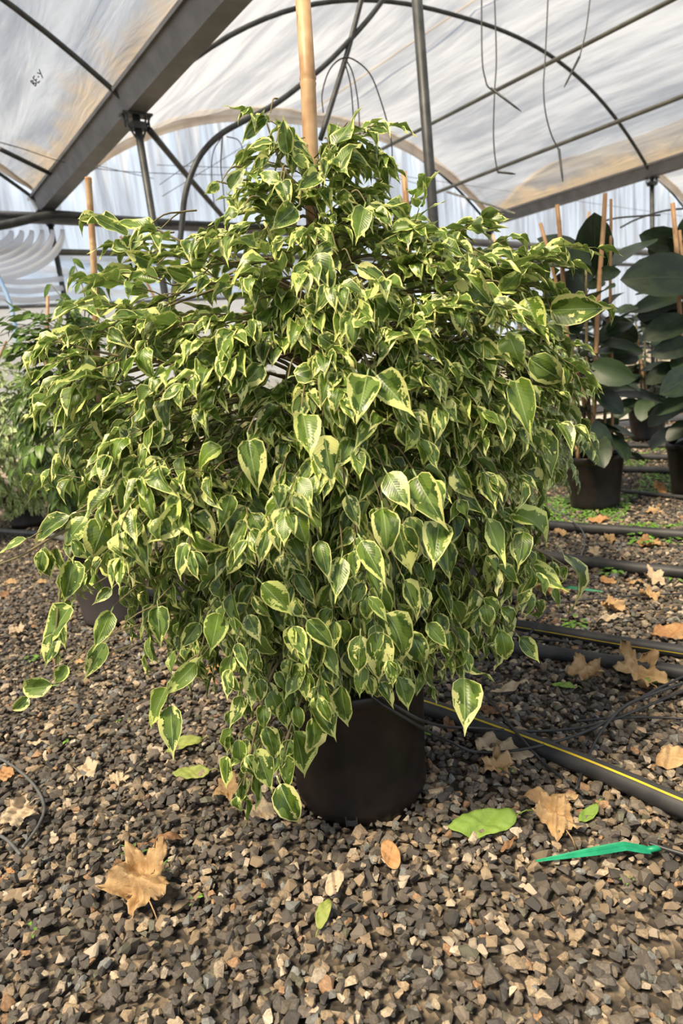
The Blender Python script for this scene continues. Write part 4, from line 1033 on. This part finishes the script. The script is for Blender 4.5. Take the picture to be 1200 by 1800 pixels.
# ================================================================== other potted figs behind
def back_fig(px, py, label, mat, L, scale, z1, nsh, nbr, single, pot_r=.14, pot_h=.25, stake=None, protos=FIGB, potmat=M_POT, z0=.22, name='potted_fig', rmax=.5, front=1., sprays=()):
    b = G(px, py) if py else np.array(px); root = empty(name, (b[0], b[1], 0), label=label, category='plant'); POTS_XY.append((b[0], b[1], pot_r * .85))
    pot(root, pot_r, pot_h, potmat, pot_r * .8)
    l_ = LeafSet(protos, mat); t_ = Twigs()
    zs = np.array([z0, z0 + .12 * z1, .45 * z1, .62 * z1, .78 * z1, .9 * z1, z1]); rs = np.array([.45, .8, 1., .98, .75, .4, .12]) * rmax
    c_ = fig_plant(root, l_, t_, (0, 0), (zs, rs), (zs, rs), nbr, nsh, L, front=front, back=front, z_trunk=(.3, z1 * .9), frontbias=.6)
    for k in range(3):
        pts = [c_(pot_h * .75 + t * (z1 * .8 - pot_h * .75)) + np.array([math.cos(k * 2.1 + t * 7), math.sin(k * 2.1 + t * 7), 0]) * .012 * (1 - .5 * t) for t in np.linspace(0, 1, 16)]
        V, Fc = tube(off(np.array(pts), root), np.linspace(.010, .004, 16), 6); link('stem', mesh_from(V, Fc, True), M_BARK, root)
    if stake:
        for (x1, y1, dx, dy, rr) in stake:
            # a cane standing in the pot: its foot in the soil, its top on the ray of the pixel measured
            foot = np.array([b[0] + dx, b[1] + dy, pot_h * .75]); r_ = cray(x1, y1); tt_ = (b[1] + dy) / r_[1]; top = CAM + r_ * tt_
            bamboo(root, foot, top, rr)
    for (x0, y0, x1, y1, n) in sprays:      # long upright shoots with a few hanging leaves
        q = proj(np.array([b[0], b[1], z1]))[2]; p = smooth_path([c_(z1 * .8), D(x0, y0, q), D(x1, y1, q)], 6); t_.add(p, .003, .0014, 4)
        for i in range(n):
            t = .35 + .65 * (i + 1) / n; v = p[int(t * (len(p) - 1))]; l_.add(v, [(-1) ** i * .8, rng.normal(0, .3), -.8], [0, -.8, .6], L * rng.uniform(.8, 1.1), hero=True)
    l_.build(root, single); t_.build(root, M_TWIG); return root
back_fig(785, 1035, 'variegated weeping fig with small pale leaves, behind the large fig to its right', M_VARB, .05, 1, 1.24, 620, 60, 160, stake=[(708, 302, -.06, 0, .011)], rmax=.52, potmat=M_POTG)
back_fig(205, 1082, 'plain green weeping fig in a grey pot, behind the large fig to its left', M_GRN, .075, 1, 1.20, 230, 60, 200, stake=[(156, 312, .0, 0, .013)], potmat=M_POTG, rmax=.20, protos=FIGG, z0=.4, pot_r=.155, pot_h=.27, sprays=[(150, 540, 128, 455, 9), (130, 560, 90, 500, 6), (165, 520, 165, 465, 7), (150, 570, 110, 560, 6)])
back_fig((-2.3, 4.75, 0), None, 'pale variegated fig at the left edge, behind the green fig', M_VARB, .075, 1, 1.12, 760, 50, 140, stake=[(84, 520, .15, 0, .012)], rmax=.72)
back_fig((-.9, 6.3, 0), None, 'variegated fig standing farthest back on the left', M_VARB, .06, 1, 1.2, 260, 40, 60, stake=[(212, 415, .0, 0, .013)], rmax=.55)
back_fig((-3.7, 6.2, 0), None, 'fig in the far row beyond the left edge plant', M_VARB, .06, 1, 1.15, 260, 40, 40, stake=[(12, 600, .0, 0, .012)], rmax=.6)
# upright sprays of the green fig against the bright film
# ================================================================== rubber plants
def rubber(b, label, leaves_px, stakes, seed, height, nrand, pot_r=.155, pot_h=.29, single=60, tufts=()):
    root = empty('potted_rubber_plant', (b[0], b[1], 0), label=label, category='plant'); POTS_XY.append((b[0], b[1], pot_r * .85))
    pot(root, pot_r, pot_h, M_POT, pot_r * .80)
    l_ = LeafSet(RUB, M_RUB); t_ = Twigs(); r_ = np.random.default_rng(seed)
    for (fx, fy, x1, y1, rr) in stakes:
        foot = np.array([b[0] + fx, b[1] + fy, pot_h * .78]); ra = cray(x1, y1); top = CAM + ra * ((b[1] + fy) / ra[1]); bamboo(root, foot, top, rr)
    for k in range(3):
        a0 = k * 2.1; top = np.array([b[0] + math.cos(a0) * .09, b[1] + math.sin(a0) * .09, height * (.8 + .1 * k)]); bot = np.array([b[0] + math.cos(a0) * .04, b[1] + math.sin(a0) * .04, pot_h * .75])
        P = smooth_path([bot, (bot + top) / 2 + [.015 * math.cos(k), .01, 0], top], 6); V, Fc = tube(off(P, root), np.linspace(.011, .006, len(P)), 8); link('stem', mesh_from(V, Fc, True), M_TWIG, root)
        for i in range(nrand):
            t = (i + .5) / nrand * .93 + .07; p = bot + (top - bot) * t; a = i * 2.4 + k + r_.uniform(-.3, .3); el = .5 if t > .8 else (.05 if t > .4 else -.35)
            dv = unit([math.cos(a), math.sin(a), el + r_.uniform(-.25, .25)]); Lf = r_.uniform(.19, .27)
            l_.add(p + dv * .04, dv, [r_.normal(0, .25), r_.normal(0, .25) - .2, 1], Lf)
    for (x0, y0, x1, y1, wd, dz) in leaves_px:
        dep = proj(np.array([b[0], b[1], 1.0]))[2] + dz; a = D(x0, y0, dep); e = D(x1, y1, dep + dz * .3); Ls = np.linalg.norm(e - a); view = unit(a - CAM)
        ratio = wd / math.hypot(x1 - x0, y1 - y0); Lt = Ls * max(1, min(1.5, ratio / .55)); tilt = math.acos(max(.1, min(1, ratio / .52))); tv = (e - a) - view * math.sqrt(max(0, Lt ** 2 - Ls ** 2)); sdv = unit(np.cross(tv, view)); sg = 1 if sdv[2] > 0 else -1
        l_.add(a, tv, -view * math.cos(tilt) + sdv * sg * math.sin(tilt), Lt, hero=True)
    l_.build(root, single); return root
rb = G(1045, 890)
rubber(rb, 'dark rubber plant with two bamboo canes in a black pot, right of the large fig', [
 (1035, 478, 955, 398, 34, -.05), (1046, 485, 1045, 415, 58, .1), (1046, 482, 998, 480, 26, -.1), (1046, 482, 1086, 478, 26, -.1), (1060, 478, 1150, 405, 26, 0), (1030, 500, 960, 520, 62, .15),
 (1048, 560, 1090, 500, 20, 0), (1050, 600, 1112, 560, 26, -.05), (1040, 640, 1108, 665, 46, -.12), (1045, 690, 1100, 725, 30, -.05), (1045, 740, 1070, 810, 34, 0), (1020, 560, 990, 600, 30, .05), (1060, 560, 1120, 600, 40, .1), (1050, 620, 1130, 625, 36, .1), (1060, 690, 1135, 675, 18, .0)],
 [(-.10, -.05, 978, 360, .012), (-.05, -.08, 1062, 340, .012), (.05, .03, 950, 392, .010), (.10, .0, 1072, 350, .008)], 5, 1.22, 12)
rb2 = G(1225, 868)
rubber(rb2, 'broad-leaved rubber plant cut by the right edge of the picture', [
 (1230, 492, 1102, 478, 62, -.2), (1190, 430, 1130, 415, 44, .1), (1210, 560, 1130, 590, 40, -.1), (1215, 600, 1150, 620, 34, -.1), (1205, 640, 1135, 668, 30, -.05), (1215, 660, 1165, 690, 44, -.1), (1200, 520, 1110, 540, 28, .05), (1225, 700, 1150, 720, 26, 0), (1190, 470, 1150, 430, 40, .15), (1210, 545, 1120, 555, 50, .1), (1220, 740, 1170, 770, 26, 0), (1200, 445, 1215, 400, 50, .1)],
 [(-.06, -.03, 1182, 357, .012), (.06, 0, 1192, 405, .010)], 9, 1.3, 14)
rb3 = np.array([2.62, 5.45, 0.])
rubber(rb3, 'rubber plant in the second row, between the two nearer rubber plants', [], [(0, 0, 1120, 585, .010)], 12, 1.05, 12, single=30)
rb4 = np.array([1.85, 5.6, 0.])
rubber(rb4, 'rubber plant in the second row behind the one with two canes', [], [(0, 0, 866, 412, .012), (.1, 0, 1035, 372, .009)], 14, 1.1, 12, single=30)
rb5 = np.array([3.4, 6.0, 0.])
rubber(rb5, 'rubber plant in the second row at the right edge', [], [(0, 0, 1190, 520, .010)], 16, 1.15, 12, single=20)
# ================================================================== ground strips and clutter in the distance, right
def strip(y0, y1, mat, label, z=.01, x0=1.2, x1=8):
    V, Q = [], []; n = 60; r_ = np.random.default_rng(int(y0 * 100))
    ph = r_.uniform(0, 6, 3)
    for i in range(n + 1):
        x = x0 + (x1 - x0) * i / n
        for j in range(7):
            t = j / 6; V.append((x, y0 + (y1 - y0) * t + .12 * (x - 2) + .03 * math.sin(x * 3 + ph[0]), z + .02 * abs(math.sin(x * 7 + t * 5 + ph[1])) * math.sin(math.pi * t)))
    for i in range(n):
        for j in range(6): a = i * 7 + j; Q.append((a, a + 7, a + 8, a + 1))
    return link('ground_cloth', mesh_from(V, Q, True), mat, label=label, category='ground cloth')
strip(5.75, 5.95, M_WHITEB, 'pale strip of ground cloth, the nearest one behind the rubber plants')
strip(6.15, 6.55, M_BLACKB, 'black strip of ground cloth between the pale ones', .012)
strip(6.75, 7.3, M_WHITEB, 'pale strip of ground cloth, the middle one')
strip(7.6, 8.3, M_BLACKB, 'black strip of ground cloth, the farthest one', .012)
strip(8.5, 9.2, M_WHITEB, 'pale strip of ground cloth, the farthest one')
hose([(860, 795), (1000, 800), (1210, 806), (1300, 808)], .022, 'black hose along the nearest pale ground cloth')
hose([(860, 778), (1000, 782), (1210, 786), (1300, 788)], .02, 'black hose between the pale ground cloths')
# far rows of black pots with low plants, dark against the wall
k = 0
for row, (yy, n, lab) in enumerate([(9.6, 8, 'front'), (11., 9, 'back')]):
    for i in range(n):
        x = 1.2 + i * .95 + row * .4; b = np.array([x, yy + .12 * x, 0]); r0 = empty('potted_rubber_plant', b, label='dark plant, %s from the left in the %s far row by the end wall' % (['first', 'second', 'third', 'fourth', 'fifth', 'sixth', 'seventh', 'eighth', 'ninth'][i], 'nearer' if row == 0 else 'farther'), category='plant', group='far potted plants, %s row' % lab)
        V, Fc = lathe([(0, 0), (.13, 0), (.16, .27), (.165, .27), (.165, .3), (.15, .3), (.145, .24), (0, .24)], 20); link('pot', mesh_from(V, Fc, True), M_POT, r0)
        V, Fc = tube([(0, 0, .2), (.02, 0, 1.25)], .012, 6); link('stem', mesh_from(V, Fc, True), M_TWIG, r0)
        l_ = LeafSet(RUB, M_RUB)
        for j in range(46):
            t = rng.random(); a = rng.uniform(0, 6.28); dv = unit([math.cos(a), math.sin(a), rng.uniform(-.2, .7)]); l_.add(b + np.array([0, 0,   .32 + .95 * t]) + dv * .04, dv, [0, -.3, 1], rng.uniform(.18, .28))
        l_.build(r0, 0)
# ================================================================== hanging drip lines under the roof
def hang(pts, r, label, dep, name='hanging_tube', **pr):
    P = [D(x, y, dep) for x, y in pts]; o = empty(name, P[0], label=label, category='tube', **pr)
    PP = smooth_path(P, 6) - np.array(P[0]); V, Fc = tube(PP, r, 6); link('tube_body', mesh_from(V, Fc, True), M_TUBE, o); return o
def hang_stake(root, a, b, dep):
    A0, B0 = D(*a, dep), D(*b, dep); V, Fc = tube(off([A0, A0 + (B0 - A0) * .8, B0], root), np.array([.008, .006, .002]), 6); link('stake_tip', mesh_from(V, Fc, True), M_DSTEEL, root)
DH = 3.9
o = hang([(846, -30), (847, 100), (853, 140), (858, 153), (870, 160)], .0045, 'hanging black tube that ends in a stake tied at the first purlin', DH); hang_stake(o, (862, 155), (916, 196), DH)
o = hang([(868, -30), (872, 100), (869, 160), (867, 230), (869, 270), (874, 302)], .0045, 'hanging black tube, the middle one, down to the second purlin', DH + .15); hang_stake(o, (874, 302), (906, 306), DH)
o = hang([(964, -30), (958, 100), (955, 150), (958, 195), (968, 235), (982, 264)], .0045, 'hanging black tube with a stake pointing straight down, the rightmost long one', DH + .3); hang_stake(o, (982, 262), (989, 320), DH)
o = hang([(1040, -30), (1030, 50), (1018, 102)], .004, 'hanging stake by the hoop near the top right', DH); hang_stake(o, (1018, 100), (991, 154), DH)
hang([(568, 198), (566, 165), (578, 125), (598, 104), (620, 104), (650, 130), (670, 180), (685, 235), (689, 270), (686, 310), (677, 345)], .004, 'long loop of thin tube hanging right of the stake', 3.7)
hang([(606, 110), (616, 150), (621, 210), (623, 270), (624, 300)], .004, 'thin hanging tube, left of the two close strands', 3.7)
hang([(608, 105), (620, 130), (629, 180), (632, 240), (631, 300)], .004, 'thin hanging tube, right of the two close strands', 3.7)
hang([(600, 295), (640, 307), (682, 322)], .005, 'short straight stake hanging below the close strands', 3.7)
hang([(398, 240), (420, 248), (430, 280), (437, 330)], .004, 'thin tube loop hanging from the curved pipe, right strand', 4.8)
hang([(390, 240), (374, 270), (372, 320), (378, 370)], .004, 'thin tube hanging from the curved pipe, left strand', 4.8)
hang([(391, 240), (388, 290), (392, 330), (395, 372)], .005, 'dark tube hanging from the curved pipe, middle strand', 4.8)
hang([(1010, 440), (1035, 400), (1075, 385), (1120, 380), (1160, 378)], .008, 'arching black tube among the rubber plant tops, the lower one', 5.2)
hang([(1090, 400), (1120, 385), (1170, 370), (1230, 365)], .008, 'arching black tube among the rubber plant tops, the upper one', 5.2)
tb_ = hang([(-10, 470), (20, 540), (32, 615)], .02, 'pale blue bent pipe at the left edge behind the figs', 6.5, 'blue_pipe'); tb_.children[0].data.materials[0] = M_BLUE
for pts in ([(0, 568, 1), (80, 575, 1), (150, 590, 1)], [(0, 590, 1), (60, 565, 1), (75, 545, 1)], [(10, 610, 1), (90, 600, 1), (160, 620, 1)]):
    trim([onU(p[0], p[1], 2.2) for p in pts], .010, M_DSTEEL, 'wall_rail', 6)
V, Q = ink(); link('ceiling_print', mesh_from(V, Q), M_INK_SHADE, kind='structure')

build_stones()
print('objects', len(bpy.data.objects), 'tris', sum(len(o.data.loops) - 2 * len(o.data.polygons) for o in bpy.data.objects if o.type == 'MESH'))
